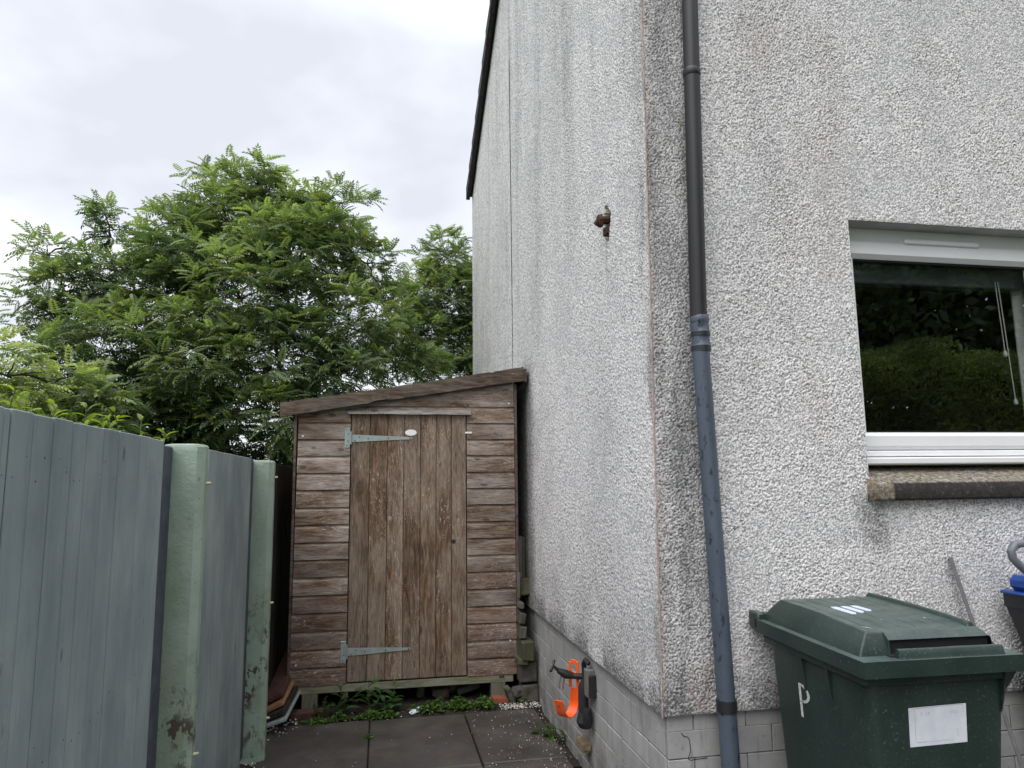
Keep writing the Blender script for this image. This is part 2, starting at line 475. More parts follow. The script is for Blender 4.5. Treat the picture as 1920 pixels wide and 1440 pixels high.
def mat_bin():
    t = NT("bin_plastic")
    p = t.coord()
    n = t.noise(p, 5.0, 5, .6)
    base = t.ramp(n, [(.3, (.014, .028, .023)), (.7, (.024, .042, .034))])
    dust = t.noise(p, 120.0, 3, .7)
    up = t.xyz(t.geo('Normal'))[2]
    film = t.math('MULTIPLY', t.ramp(up, [(.55, 0.0), (.95, 1.0)]), t.ramp(t.noise(p, 14.0, 5, .65), [(.3, .25), (.7, 1.0)]))
    base = t.mix(t.math('MULTIPLY', film, .70), base, (.125, .165, .145))       # settled dust
    base = t.mix(t.math('MULTIPLY', t.ramp(dust, [(.61, 0.0), (.68, 1.0)]), .34), base, (.22, .24, .23))
    sc = t.noise(t.mapping(p, (3, 22, 9), rot=(.3, .5, .6)), 4.0, 4, .7, 1.5)
    base = t.mix(t.math('MULTIPLY', t.ramp(sc, [(.71, 0.0), (.75, 1.0)]), .35), base, (.20, .23, .215))
    rg = t.ramp(n, [(.3, .34), (.7, .52)])
    return t.done(base, rg, .45, 0, t.bump(t.noise(p, 260.0, 2), .22, .0012))

def mat_pipe(name, c, fleck):
    t = NT(name)
    p = t.geo()
    n = t.noise(t.mapping(p, (1, 1, .35)), 9.0, 5, .6)
    base = t.ramp(n, [(.3, tuple(x * .8 for x in c)), (.7, tuple(x * 1.2 for x in c))])
    f = t.noise(t.mapping(p, (1, 1, .4)), 34.0, 4, .7)
    base = t.mix(t.math('MULTIPLY', t.ramp(f, [(.57, 0.0), (.64, 1.0)]), fleck), base, (.018, .02, .028))
    return t.done(base, .42, .4, 0, t.bump(n, .1, .003))

def mat_stone_sill():
    t = NT("sill_stone")
    p = t.geo()
    n = t.noise(p, 55.0, 5, .75)
    m = t.noise(p, 7.0, 4, .6)
    base = t.ramp(n, [(.34, (.04, .036, .032)), (.46, (.16, .14, .115)), (.58, (.32, .29, .25)), (.70, (.60, .57, .53))])
    base = t.mix(t.math('MULTIPLY', t.ramp(m, [(.45, 0.0), (.65, 1.0)]), .45), base, (.20, .165, .09))
    # black lichen crust grown on the drip face, not on its end block
    a = t.attr('crust')
    crust = t.math('MULTIPLY', a, t.ramp(n, [(.62, 1.0), (.8, .35)]))
    base = t.mix(t.math('MULTIPLY', crust, .9), base, (.028, .026, .025))
    return t.done(base, .88, .2, 0, t.bump(n, .8, .006))

def mat_leaf():
    t = NT("leaf")
    c = t.attr('Col', 'Color')
    t.n.remove(t.bsdf)
    b = t.n.new("ShaderNodeBsdfPrincipled")
    t.l.new(c, b.inputs['Base Color']); b.inputs['Roughness'].default_value = .42
    b.inputs['Specular IOR Level'].default_value = .3
    tr = t.n.new("ShaderNodeBsdfTranslucent")
    tc = t.mix(1.0, c, (1.35, 1.5, .55), 'MULTIPLY'); t.l.new(tc, tr.inputs[0])
    ms = t.n.new("ShaderNodeMixShader"); ms.inputs[0].default_value = .48
    t.l.new(b.outputs[0], ms.inputs[1]); t.l.new(tr.outputs[0], ms.inputs[2])
    t.l.new(ms.outputs[0], t.out.inputs[0])
    return t.m

def mat_glass():
    t = NT("window_glass")
    t.n.remove(t.bsdf)
    g = t.n.new("ShaderNodeBsdfGlossy"); g.inputs['Roughness'].default_value = .012
    g.inputs['Color'].default_value = (.93, 1, .96, 1)
    tr = t.n.new("ShaderNodeBsdfTransparent"); tr.inputs[0].default_value = (.94, .96, .95, 1)
    fr = t.n.new("ShaderNodeFresnel"); fr.inputs[0].default_value = 1.5
    # two panes of double glazing: four reflecting faces
    k = t.math('MULTIPLY', fr.outputs[0], 5.8, True)
    k = t.math('MULTIPLY', k, t.math('SUBTRACT', 1.0, t.geo('Backfacing')))
    ms = t.n.new("ShaderNodeMixShader"); t.l.new(k, ms.inputs[0])
    t.l.new(tr.outputs[0], ms.inputs[1]); t.l.new(g.outputs[0], ms.inputs[2])
    t.l.new(ms.outputs[0], t.out.inputs[0])
    return t.m

def mat_sticker():
    t = NT("sticker_paper")
    p = t.coord()
    n = t.noise(p, 18.0, 4, .6)
    base = t.ramp(n, [(.3, (.62, .64, .70)), (.7, (.74, .76, .80))])
    x, y, z = t.xyz(p)
    stain = t.math('MULTIPLY', t.ramp(x, [(.0, 1.0), (.09, 0.0)]), t.ramp(z, [(.05, 0.0), (.13, 1.0)]))
    stain = t.math('MULTIPLY', stain, t.ramp(t.noise(p, 30, 5, .7), [(.35, 0.0), (.65, 1.0)]))
    base = t.mix(t.math('MULTIPLY', stain, .55), base, (.40, .37, .25))
    return t.done(base, .5, .4, 0, t.bump(n, .1, .002))

M = dict(
    pebble=mat_pebble(), brick=mat_brickpaint(), mortar=mat_mortar(), slab=mat_slab(), soil=mat_soil(), grass=mat_grass(),
    fence=mat_fence_paint(), post=mat_post_paint(), bin=mat_bin(), sill=mat_stone_sill(), leaf=mat_leaf(), glass=mat_glass(), sticker=mat_sticker(),
    pipe_top=mat_pipe("downpipe_dark", (.023, .022, .0235), .35), pipe_low=mat_pipe("downpipe_faded", (.074, .094, .122), .9),
    clad=wood("cladding_wood", 'x', (.055, .033, .021), (.158, .104, .070), (.29, .208, .148), (.45, .40, .36), .72, .7, fleck=(.55, .49, .43)),
    cladlow=wood("cladding_wood_low", 'x', (.060, .035, .024), (.150, .093, .065), (.25, .168, .12), (.32, .27, .235), .5, .9, fleck=(.50, .43, .37)),
    door=wood("door_wood", 'z', (.050, .029, .018), (.128, .078, .047), (.26, .172, .108), (.40, .335, .27), .5, .75, fleck=(.55, .46, .36)),
    fascia=wood("fascia_wood", 'x', (.030, .021, .014), (.088, .062, .043), (.175, .13, .095), (.21, .18, .16), .5, .5),
    dark_board=wood("creosoted_board", 'z', (.016, .012, .011), (.034, .025, .021), (.055, .042, .034), (.08, .07, .062), .2, 0),
    beam=wood("treated_timber", 'x', (.11, .105, .065), (.21, .20, .125), (.28, .265, .175), (.27, .285, .26), .5, 0, green=.4),
    leg=wood("treated_timber_leg", 'z', (.095, .088, .062), (.155, .145, .105), (.20, .185, .14), (.16, .165, .14), .4, 0, green=.4),
    weathered=wood("weathered_strip", 'x', (.10, .085, .07), (.30, .27, .235), (.45, .42, .385), (.50, .47, .44), .6, .3),
    offcut=wood("old_offcut", 'z', (.05, .042, .034), (.095, .082, .066), (.15, .13, .105), (.16, .155, .145), .5, 0, green=.75),
    upvc=plain("white_upvc", (.80, .80, .80), .28, .5, 0, .03, 6, .02),
    render=plain("smooth_render", (.38, .38, .375), .8, .2, 0, .15, 10, .3, .004),
    hinge=plain("galvanised_steel", (.30, .35, .33), .5, .5, .35, .15, 25, .1),
    screw=plain("dark_screw", (.03, .028, .027), .5, .4, .3, .1),
    bright=plain("bright_screw", (.75, .75, .75), .3, .5, .3, .1),
    white=plain("white_plastic", (.78, .77, .75), .4, .5, 0, .06, 40, .1),
    bolt=plain("bolt_paint", (.48, .47, .30), .5, .4, 0, .2, 60, .2),
    rust=plain("rusty_iron", (.075, .042, .028), .85, .3, .1, .4, 60, .6, .004),
    bead=plain("corner_bead_rust", (.40, .31, .285), .85, .2, 0, .45, 28, .5, .003),
    iron=plain("black_iron", (.025, .022, .021), .6, .4, .2, .3, 40, .3),
    orange=plain("orange_plastic", (.86, .115, .018), .35, .5, 0, .06, 10, .06),
    lag=plain("black_lagging", (.022, .022, .025), .7, .3, 0, .3, 30, .5, .006),
    tapm=plain("tap_brass_dark", (.035, .033, .03), .45, .5, .5, .3, 50, .2),
    steel=plain("dull_chrome", (.52, .48, .42), .3, .5, .8, .15, 40, .1),
    blockwood=wood("block_wood", 'z', (.09, .08, .07), (.15, .14, .125), (.20, .19, .17), (.20, .20, .19), .4, 0),
    plug=wood("end_grain", 'y', (.09, .06, .035), (.20, .15, .09), (.30, .24, .15), (.28, .25, .2), .3, .3),
    terracotta=plain("terracotta", (.26, .085, .045), .8, .25, 0, .2, 20, .3),
    redbrick=plain("old_red_brick", (.085, .045, .035), .9, .2, 0, .35, 30, .6, .004),
    stone=plain("grey_rubble", (.085, .078, .066), .9, .2, 0, .4, 18, .7, .006),
    rubber=plain("black_rubber", (.016, .016, .017), .7, .3, 0, .2, 40, .2),
    black=plain("black_plastic", (.020, .021, .023), .42, .45, 0, .2, 30, .15),
    blue=plain("blue_plastic", (.018, .07, .32), .35, .5, 0, .12, 12, .06),
    greyplastic=plain("grey_plastic", (.15, .165, .18), .4, .5, 0, .12, 20, .08),
    trim=plain("grey_trim", (.19, .18, .18), .38, .5, .15, .2, 30, .1),
    roof=plain("roof_tile", (.055, .052, .055), .85, .2, 0, .3, 12, .5, .01),
    felt=plain("roof_felt", (.05, .05, .047), .9, .2, 0, .3, 40, .6, .004),
    bark=plain("bark", (.055, .048, .038), .9, .2, 0, .4, 20, .9, .01),
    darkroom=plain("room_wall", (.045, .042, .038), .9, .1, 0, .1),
    print=plain("faded_print", (.44, .45, .47), .6, .3, 0, .2, 90, .05),
    paint=plain("white_scratch_paint", (.62, .62, .58), .7, .3, 0, .3, 110, .2),
    logo=plain("pale_blue_print", (.58, .64, .78), .45, .4, 0, .04),
    ply=plain("plywood_edge", (.30, .16, .085), .7, .3, 0, .25, 30, .3),
    sheet=plain("pale_sheet", (.30, .34, .33), .5, .4, 0, .2, 20, .1),
    litter=plain("crumpled_paper", (.62, .66, .75), .7, .3, 0, .15, 30, .2),
)
def mat_gravel():
    t = NT("white_gravel")
    c = t.attr('Col', 'Color')
    return t.done(c, .7, .35)
M['gravel'] = mat_gravel()
M['fence_shade'] = plain('fence_recess_shade', (.070, .080, .098), .7, .3, 0, .35, 14, .3)  # darker fence colour: the shade of the recess is put into the paint

# ------------------------------------------------------------------ ground, paving
def plane_mesh(name, x0, x1, y0, y1, mat, n=1):
    me = MB(); xs = np.linspace(x0, x1, n + 1); ys = np.linspace(y0, y1, n + 1)
    v = [(x, y, 0) for y in ys for x in xs]
    f = [(j * (n + 1) + i, j * (n + 1) + i + 1, (j + 1) * (n + 1) + i + 1, (j + 1) * (n + 1) + i) for j in range(n) for i in range(n)]
    return make_mesh(name, v, f, mat)
obj("ground", plane_mesh("ground", -400, 400, -400, 400, M['grass']), None, (0, 0, -.05), kind="structure")

# rough soil bed at the end of the path, under the shed and along the fence foot
def soil_bed():
    n, m = 110, 90
    xs = np.linspace(-2.4, 0.02, n); ys = np.linspace(1.3, 4.6, m)
    X, Y = np.meshgrid(xs, ys)
    Z = np.full_like(X, -.035)
    Z += np.where(Y > 2.28, .032, 0) * np.clip((Y - 2.28) / .06, 0, 1)
    Z += np.where(X < -1.80, .03, 0)
    Z += rng.normal(0, .006, X.shape)
    P = np.stack([X, Y, Z], -1).reshape(-1, 3)
    i = np.arange(n * m).reshape(m, n)
    Q = np.stack([i[:-1, :-1], i[:-1, 1:], i[1:, 1:], i[1:, :-1]], -1).reshape(-1, 4)
    return quad_mesh("soil", P, Q, M['soil'])
obj("soil", soil_bed(), None, kind="structure")
obj("path_bed", plane_mesh("path_bed", -1.86, 4.6, -6.0, 2.40, M['soil']), None, (0, 0, -.042), kind="structure")

path = empty("path", (0, 0, 0), kind="structure")
SL = .63
slab_me = MB().cbox(-SL / 2 + .003, SL / 2 - .003, -.447, .447, -.045, 0, .006).mesh("paving_slab", M['slab'])
slab_cut = MB().cbox(-.24, .24, -.447, .447, -.045, 0, .006).mesh("paving_slab", M['slab'])
for k in range(8):
    yc = 2.265 - .45 - k * .9
    for i in range(10):
        xc = -1.475 + i * SL
        if i == 2:
            if yc > .45:
                # the row against the house is cut to fit
                obj("paving_slab", slab_cut, path, (-.528 + .24 + .003, yc, random.uniform(-.003, .002)))
                continue
        if i > 2 and yc > -.4: continue
        if xc > 4.3: continue
        obj("paving_slab", slab_me, path, (xc, yc, random.uniform(-.003, .003)), (random.uniform(-.003, .003), random.uniform(-.004, .004), 0))

# ------------------------------------------------------------------ house
house = empty("house", (0, 0, 0), "white pebbledashed house with painted brick base and dark verge, right of the shed", "house")
ZP = 0.622                     # underside of the pebbledash
LEN, EAVE = 5.86, 5.22         # gable depth, eaves height
PITCH = math.tan(math.radians(28.5))
def roofz(y): return EAVE + min(y, LEN - y) * PITCH
def lean(z): return .0115 * (z - ZP)

def relief(u, v, cell, seed):
    """pebbles: union of little domes scattered on a jittered grid; returns height 0..1"""
    r = np.random.default_rng(seed)
    N = 256
    tab = r.random((N, N, 6)).astype(np.float32)
    gu, gv = u / cell, v / cell
    iu, iv = np.floor(gu).astype(np.int64), np.floor(gv).astype(np.int64)
    h = np.zeros(u.shape, np.float32)
    for a in (-1, 0, 1):
        for b in (-1, 0, 1):
            T = tab[(iu + a) % N, (iv + b) % N]
            du, dv = gu - (iu + a + T[..., 0]), gv - (iv + b + T[..., 1])
            an = T[..., 2] * np.pi
            c, s = np.cos(an), np.sin(an)
            e = .75 + .5 * T[..., 3]
            x, y = (du * c + dv * s) * e, (-du * s + dv * c) / e
            rad = .42 + .34 * T[..., 4]
            d2 = (x * x + y * y) / (rad * rad)
            tilt = (T[..., 5] - .5) * x * 1.1 + (T[..., 3] - .5) * y * 1.1
            h = np.maximum(h, (d2 < 1) * np.clip((.50 + .45 * T[..., 5] + tilt) * np.minimum(1, 1.9 * np.clip(1 - d2, 0, 1)), 0, 1.1))
    return h

def vnoise(u, v, seed):
    r = np.random.default_rng(seed); N = 128
    tab = r.random((N, N))
    iu, iv = np.floor(u).astype(int), np.floor(v).astype(int)
    fu, fv = u - iu, v - iv
    fu, fv = fu * fu * (3 - 2 * fu), fv * fv * (3 - 2 * fv)
    g = lambda a, b: tab[(iu + a) % N, (iv + b) % N]
    return (g(0, 0) * (1 - fu) + g(1, 0) * fu) * (1 - fv) + (g(0, 1) * (1 - fu) + g(1, 1) * fu) * fv
def fbm(u, v, seed, o=4):
    return sum(vnoise(u * 2 ** k, v * 2 ** k, seed + k) * .5 ** k for k in range(o)) / sum(.5 ** k for k in range(o))
sm = lambda x, a, b: np.clip((x - a) / (b - a), 0, 1) ** 2 * (3 - 2 * np.clip((x - a) / (b - a), 0, 1))
AMP = .0042

def grid_faces(n, m):
    i = np.arange(n * m).reshape(m, n)
    return np.stack([i[:-1, :-1], i[:-1, 1:], i[1:, 1:], i[1:, :-1]], -1).reshape(-1, 4)

def side_wall():
    n, m = 520, 800
    t = np.linspace(0, 1, n)
    Y = LEN * (np.exp(t * 1.05) - 1) / (math.exp(1.05) - 1)
    ztop = np.minimum(np.array([roofz(y) for y in Y]) - .04, 3.95 + Y * .85)
    S = np.linspace(0, 1, m)
    YY = np.repeat(Y[None, :], m, 0)
    ZZ = ZP + S[:, None] * (ztop - ZP)[None, :]
    wy = .004 * (fbm(YY * 30, ZZ * 30, 13, 2) - .5)
    h = relief(YY + 3.1 + wy, ZZ - wy, .0076, 11)
    bulge = .004 * (fbm(YY * 2, ZZ * 2, 5) - .5)
    h = h * (.62 + .62 * sm(fbm(YY * 4.5, ZZ * 4.5, 17), .25, .75))
    X = lean(ZZ) * np.exp(-YY / 1.5) - AMP * h - bulge
    edge = np.minimum(1, np.minimum(YY, np.abs(ZZ - ZP) + .004) / .012)
    X = lean(ZZ) * np.exp(-YY / 1.5) + (X - lean(ZZ) * np.exp(-YY / 1.5)) * edge
    # hole broken out around the rusty iron stub
    hz, hy = ZZ - 2.855, YY - .545
    hole = (np.abs(hy + .3 * hz) < .052) & (hz < .10) & (hz > -.10 + .9 * np.clip(.055 - hy, 0, 1) * 0)
    hole &= (hz - hy * 1.1 < .10) & (hz - hy * .9 > -.10)
    X = np.where(hole, X + .06, X)
    # straight movement joint
    X = np.where(np.abs(YY - 3.15) < .007, lean(ZZ) * 0 + .004, X)
    streak = fbm(YY * 7, ZZ * .55, 21)
    dirt = .22 * sm(streak, .48, .75) * sm(ZZ, 1.6, 4.2) + .10 * sm(fbm(YY * 26, ZZ * .8, 23), .5, .7) * sm(YY, 1.5, 3.0)
    dirt += .16 * sm(fbm(YY * 1.3, ZZ * .8, 31), .48, .75)
    dirt += .30 * sm(1.25 - ZZ, .05, .60) * sm(fbm(YY * 5, ZZ * 3, 41), .25, .7)
    dirt += .85 * sm(ZP + .17 - ZZ, .0, .17) * sm(fbm(YY * 6, ZZ * 6, 43), .3, .65)
    dirt += .55 * sm(.20 - YY, 0, .2) * sm(fbm(YY * 9, ZZ * 2.0, 47), .40, .7)
    dirt += .8 * sm(YY, 2.28, 2.5) * sm(2.55 + .4 * (fbm(YY * 3, ZZ * 3, 48) - .5) - ZZ, .0, .3)     # darker beside the shed, fading out near its roof height
    dirt += .25 * sm(np.abs(YY - 3.15), .05, .0) * sm(ZZ, 2.5, 4)
    dirt = np.where(hole, .9, np.clip(dirt, 0, 1))
    rust = .55 * sm(.06 - YY, .0, .06) * (.35 + .65 * sm(fbm(YY * 14, ZZ * 5, 51), .35, .6))
    rust = np.where(hole, 1.0, rust)
    # stain washed down below the stub
    run = sm(.030 - np.abs(YY - .555), 0, .025) * sm(2.79 - ZZ, 0, .03) * sm(ZZ, 2.38, 2.78)
    rust = np.maximum(rust, run * .35)
    moss = run * .55 + .55 * sm(ZP + .12 - ZZ, 0, .1) * sm(YY, 1.0, 2.2) * 0 + .5 * sm(YY, 2.3, 2.5) * sm(1.35 - ZZ, 0, .3)
    P = np.stack([X, YY, ZZ], -1).reshape(-1, 3)
    F = grid_faces(n, m)[:, ::-1]
    return quad_mesh("side_wall", P, F, M['pebble'], False, dict(chip=('FLOAT', h.ravel()), dirt=('FLOAT', dirt.ravel()), rust=('FLOAT', np.clip(rust, 0, 1).ravel()), moss=('FLOAT', np.clip(moss, 0, 1).ravel()))), ztop[0]
sw_me, FTOP = side_wall()
obj("side_wall", sw_me, house)

WX0, WX1, WZ0, WZ1 = 0.994, 2.86, 1.455, 2.725      # window opening in the front wall
def front_wall():
    xa = np.linspace(0, WX0, 290); xb = np.linspace(WX0, 2.35, 370)[1:]
    xs = np.concatenate([xa, xb]); n = len(xs)
    za = np.linspace(ZP, WZ0, 235); zb = np.linspace(WZ0, WZ1, 340)[1:]; zc = np.linspace(WZ1, FTOP, 310)[1:]
    zs = np.concatenate([za, zb, zc]); m = len(zs)
    XX, ZZ = np.meshgrid(xs, zs)
    wx = .004 * (fbm(XX * 30, ZZ * 30, 14, 2) - .5)
    h = relief(XX + 1.7 + wx, ZZ + .3 - wx, .0078, 12)
    h = h * (.60 + .66 * sm(fbm(XX * 4.5 + 3, ZZ * 4.5, 19), .25, .75))
    Y = -AMP * 1.1 * h - .004 * (fbm(XX * 2 + 9, ZZ * 2, 6) - .5)
    d_hole = np.maximum(np.maximum(WX0 - XX, XX - 99), np.maximum(WZ0 - ZZ, ZZ - WZ1))
    edge = np.minimum(1, np.minimum(np.minimum(XX, ZZ - ZP + .003), np.clip(d_hole, 0, 1) + .003) / .012)
    Y = Y * np.clip(edge, 0, 1)
    XL = XX + lean(ZZ) * np.clip(1 - XX / .9, 0, 1)
    strip = sm(.235 - XX + .03 * (fbm(XX * 4, ZZ * 5, 71) - .5), .0, .03)
    dirt = strip * (.26 + .36 * sm(fbm(XX * 11, ZZ * 3.0, 73), .35, .75))
    dirt += .35 * sm(.34 - XX, 0, .1) * sm(fbm(XX * 8, ZZ * 1.2, 75), .5, .8)
    dirt += .13 * sm(fbm(XX * 6, ZZ * .6, 77), .50, .75) * sm(ZZ, 2.0, 3.6)
    dirt += .13 * sm(.95 - XX + .3 * (fbm(XX * 3, ZZ * 2, 79) - .5), 0, .3) * sm(fbm(XX * 5 + 3, ZZ * 2, 81), .42, .7)
    # runs from the end of the stone sill
    sx = XX - .98 - .18 * np.clip(1.45 - ZZ, 0, 2)
    dirt += .60 * sm(.13 - np.abs(sx), 0, .13) * sm(1.50 - ZZ, -.02, .05) * sm(ZZ, .78, 1.1) * sm(fbm(XX * 9, ZZ * 6, 83), .3, .6)
    dirt += .8 * sm(ZP + .22 - ZZ, .0, .2) * sm(fbm(XX * 6, ZZ * 6, 85), .28, .6)
    clean = sm(XX, 1.05, 1.25) * sm(1.45 - ZZ, 0, .05) * sm(ZZ, .8, .95)
    dirt = np.clip(dirt * (1 - .9 * clean), 0, 1)
    rust = .60 * sm(.05 - XX, .0, .04) * (.3 + .7 * sm(fbm(XX * 14, ZZ * 5, 91), .35, .6))
    rust += .55 * sm(fbm(XX * 2.6 + 4, ZZ * 1.4, 93), .56, .75) * sm(XX, .28, .4) * sm(1.3 - XX, 0, .4)
    rust += .8 * sm(.09 - np.abs(XX - .17), 0, .06) * sm(.90 - ZZ, 0, .2) * sm(fbm(XX * 12, ZZ * 8, 95), .4, .6)
    moss = .8 * sm(.13 - np.abs(XX - .26), 0, .1) * sm(.88 - ZZ, 0, .15) * sm(fbm(XX * 9, ZZ * 7, 97), .35, .6) + .7 * sm(.05 - np.abs(XX - .19), 0, .04) * sm(.06 - np.abs(ZZ - 3.13), 0, .05)
    P = np.stack([XL, Y, ZZ], -1).reshape(-1, 3)
    F = grid_faces(n, m)
    cx = (xs[:-1] + xs[1:]) / 2; cz = (zs[:-1] + zs[1:]) / 2
    CX, CZ = np.meshgrid(cx, cz)
    keep = ~((CX > WX0) & (CX < WX1) & (CZ > WZ0) & (CZ < WZ1))
    return quad_mesh("front_wall", P, F[keep.ravel()], M['pebble'], False, dict(chip=('FLOAT', h.ravel()), dirt=('FLOAT', dirt.ravel()), rust=('FLOAT', np.clip(rust, 0, 1).ravel()), moss=('FLOAT', np.clip(moss, 0, 1).ravel())))
obj("front_wall", front_wall(), house)

# the rest of the walls (outside the picture): upper gable, front beyond the window, back and far side
HX = 8.4
mb = MB()
ys = np.linspace(0, LEN, 25)
for a, b in zip(ys[:-1], ys[1:]):
    ta, tb = min(roofz(a) - .04, 3.95 + a * .85), min(roofz(b) - .04, 3.95 + b * .85)
    ra, rb = roofz(a) - .02, roofz(b) - .02
    lx_ = lambda y, z: lean(z) * math.exp(-y / 1.5) - .002
    mb.add([(lx_(a, ta), a, ta - .004), (lx_(b, tb), b, tb - .004), (lx_(b, rb), b, rb), (lx_(a, ra), a, ra)], [(0, 3, 2, 1)])
for xa_, xb_ in ((None, .21), (.21, .25), (.25, 2.35)):
    mb.add([(lean(FTOP) if xa_ is None else xa_, -.002, FTOP - .004), (xb_, -.002, FTOP - .004), (xb_, -.002, EAVE), (lean(EAVE) if xa_ is None else xa_, -.002, EAVE)], [(0, 1, 2, 3)])
mb.add([(2.35, 0, ZP), (HX, 0, ZP), (HX, 0, WZ0), (2.35, 0, WZ0)], [(0, 1, 2, 3)])
mb.add([(2.86, 0, WZ0), (HX, 0, WZ0), (HX, 0, WZ1), (2.86, 0, WZ1)], [(0, 1, 2, 3)])
mb.add([(2.35, 0, WZ1), (HX, 0, WZ1), (HX, 0, EAVE), (2.35, 0, EAVE)], [(0, 1, 2, 3)])
mb.add([(0, LEN, 0), (HX, LEN, 0), (HX, LEN, EAVE), (0, LEN, EAVE)], [(0, 3, 2, 1)])
mb.add([(HX, 0, 0), (HX, LEN, 0), (HX, LEN, EAVE), (HX, LEN / 2, roofz(LEN / 2) - .02), (HX, 0, EAVE)], [(0, 1, 2, 3, 4)])
# underside lip where the dash stands proud of the brick base
mb.add([(0, 0, ZP), (0, LEN, ZP), (.06, LEN, ZP), (.06, .06, ZP)], [(0, 1, 2, 3)])
mb.add([(0, 0, ZP), (.06, .06, ZP), (HX, .06, ZP), (HX, 0, ZP)], [(0, 1, 2, 3)])
me = bpy.data.meshes.new("upper_wall"); me.from_pydata(mb.v, [], mb.f); me.materials.append(M['pebble'])
a_ = me.attributes.new("chip", 'FLOAT', 'POINT'); a_.data.foreach_set("value", [.0] * len(me.vertices))
a_ = me.attributes.new("coarse", 'FLOAT', 'POINT'); a_.data.foreach_set("value", [1.0] * len(me.vertices))
a_ = me.attributes.new("dirt", 'FLOAT', 'POINT'); a_.data.foreach_set("value", [.42 if (v.co.y < .01 and v.co.x < .22 and v.co.z > 3) else .0 for v in me.vertices])
obj("upper_wall", me, house)

# brick base: mortar core and one object per brick
PIN = .026
plinth = obj("brick_base", MB().box(PIN + .0045, HX - .03, PIN + .0045, LEN - .03, -.05, ZP - .001).mesh("brick_base", M['mortar']), house)
# the core would close the room: it stays below the floor line
CH, BL, JT = .1055, .2265, .0042
levels = [(.553, ZP - .002)] + [(.553 - (k + 1) * CH + JT, .553 - k * CH - .0) for k in range(6)]
brick_cache = {}
def brick_mesh(l, h, ax):
    key = (round(l, 3), round(h, 3), ax)
    if key not in brick_cache:
        b = MB()
        if ax == 'y': b.cbox(0, .03, 0, l, 0, h, .0026, .0009)
        else: b.cbox(0, l, 0, .03, 0, h, .0026, .0009)
        brick_cache[key] = b.mesh("brick", M['brick'])
    return brick_cache[key]
for r, (z0, z1) in enumerate(levels):
    if z1 < 0.02: continue
    h = z1 - z0 - (JT if r == 0 else 0)
    # along the gable: starts at the corner with a half or whole brick
    y = PIN + .0305
    first = BL * .5 if r % 2 else BL
    first -= .028
    k = 0
    while y < 3.3:
        l = (first if k == 0 else BL) - JT
        obj("brick", brick_mesh(l, h, 'y'), plinth, (PIN + random.uniform(-.0015, .001), y, z0))
        y += l + JT; k += 1
    x, k = PIN, 0
    while x < 4.6:
        l = ((BL * .5 if r % 2 == 0 else BL) if k == 0 else BL) - JT
        obj("brick", brick_mesh(l, h, 'x'), plinth, (x, PIN + random.uniform(-.0015, .001), z0))
        x += l + JT; k += 1

# crack through the first bricks by the corner
b = MB()
ck = [(.085, .548), (.092, .536), (.110, .531), (.117, .521), (.119, .500), (.119, .478), (.114, .462), (.108, .450), (.118, .444), (.150, .446), (.19, .447)]
for (xa, za), (xb, zb) in zip(ck[:-1], ck[1:]):
    q = math.hypot(xb - xa, zb - za); nx, nz = -(zb - za) / q * .0016, (xb - xa) / q * .0016
    b.add([(xa + nx, PIN - .0022, za + nz), (xb + nx, PIN - .0022, zb + nz), (xb - nx, PIN - .0022, zb - nz), (xa - nx, PIN - .0022, za - nz)], [(0, 1, 2, 3)])
b.build("crack", M['screw'], plinth)
# corner bead
mb = MB()
zz = np.linspace(ZP - .004, FTOP, 120)
pts = [(lean(z) - .003 + random.uniform(-.0015, .0015), -.003 + random.uniform(-.0015, .0015), z) for z in zz]
mb.tube(pts, [.0034 + random.uniform(-.0014, .0016) for _ in pts], 7)
mb.build("corner_bead", M['bead'], house, smooth=True)
MB().box(-.0012, .006, 3.1465, 3.1535, 2.35, 5.4).build("movement_joint", M['screw'], house)

# roof with dark verge
rf = MB()
ov = .06
for s in (0, 1):
    y0, y1 = (-.25, LEN / 2) if s == 0 else (LEN + .02, LEN / 2)
    f = lambda y: EAVE + (y if s == 0 else LEN - y) * PITCH
    rf.add([(-ov, y0, f(y0)), (HX + .1, y0, f(y0)), (HX + .1, y1, f(y1)), (-ov, y1, f(y1)),
            (-ov, y0, f(y0) + .09), (HX + .1, y0, f(y0) + .09), (HX + .1, y1, f(y1) + .09), (-ov, y1, f(y1) + .09)],
           [(0, 1, 2, 3), (4, 7, 6, 5), (0, 4, 5, 1), (0, 3, 7, 4), (1, 5, 6, 2)])
roof = rf.build("roof", M['roof'], house)
for i in range(11):
    a0 = LEN + .015 - i * .30; a1 = a0 - .318
    z0, z1 = EAVE + (LEN - a0) * PITCH, EAVE + (LEN - a1) * PITCH
    b = MB()
    b.add([(-.078, a0, z0 - .045), (-.030, a0, z0 - .045), (-.030, a0, z0 + .115), (-.078, a0, z0 + .115),
           (-.070, a1, z1 - .032), (-.030, a1, z1 - .032), (-.030, a1, z1 + .105), (-.070, a1, z1 + .105)],
          [(0, 1, 2, 3), (4, 7, 6, 5), (0, 4, 5, 1), (1, 5, 6, 2), (2, 6, 7, 3), (3, 7, 4, 0)])
    b.build("verge_tile", M['roof'], roof)

# iron stub in the gable
b = MB()
b.tube([(.05, .55, 2.880), (-.030, .545, 2.870)], [.020, .024], 8)
b.tube([(-.010, .545, 2.870), (-.030, .545, 2.868)], [.036, .032], 6)
b.tube([(-.028, .545, 2.866), (-.044, .550, 2.850)], [.016, .012], 6)
b.box(.008, .05, .515, .585, 2.80, 2.835)
b.build("iron_stub", M['rust'], house)

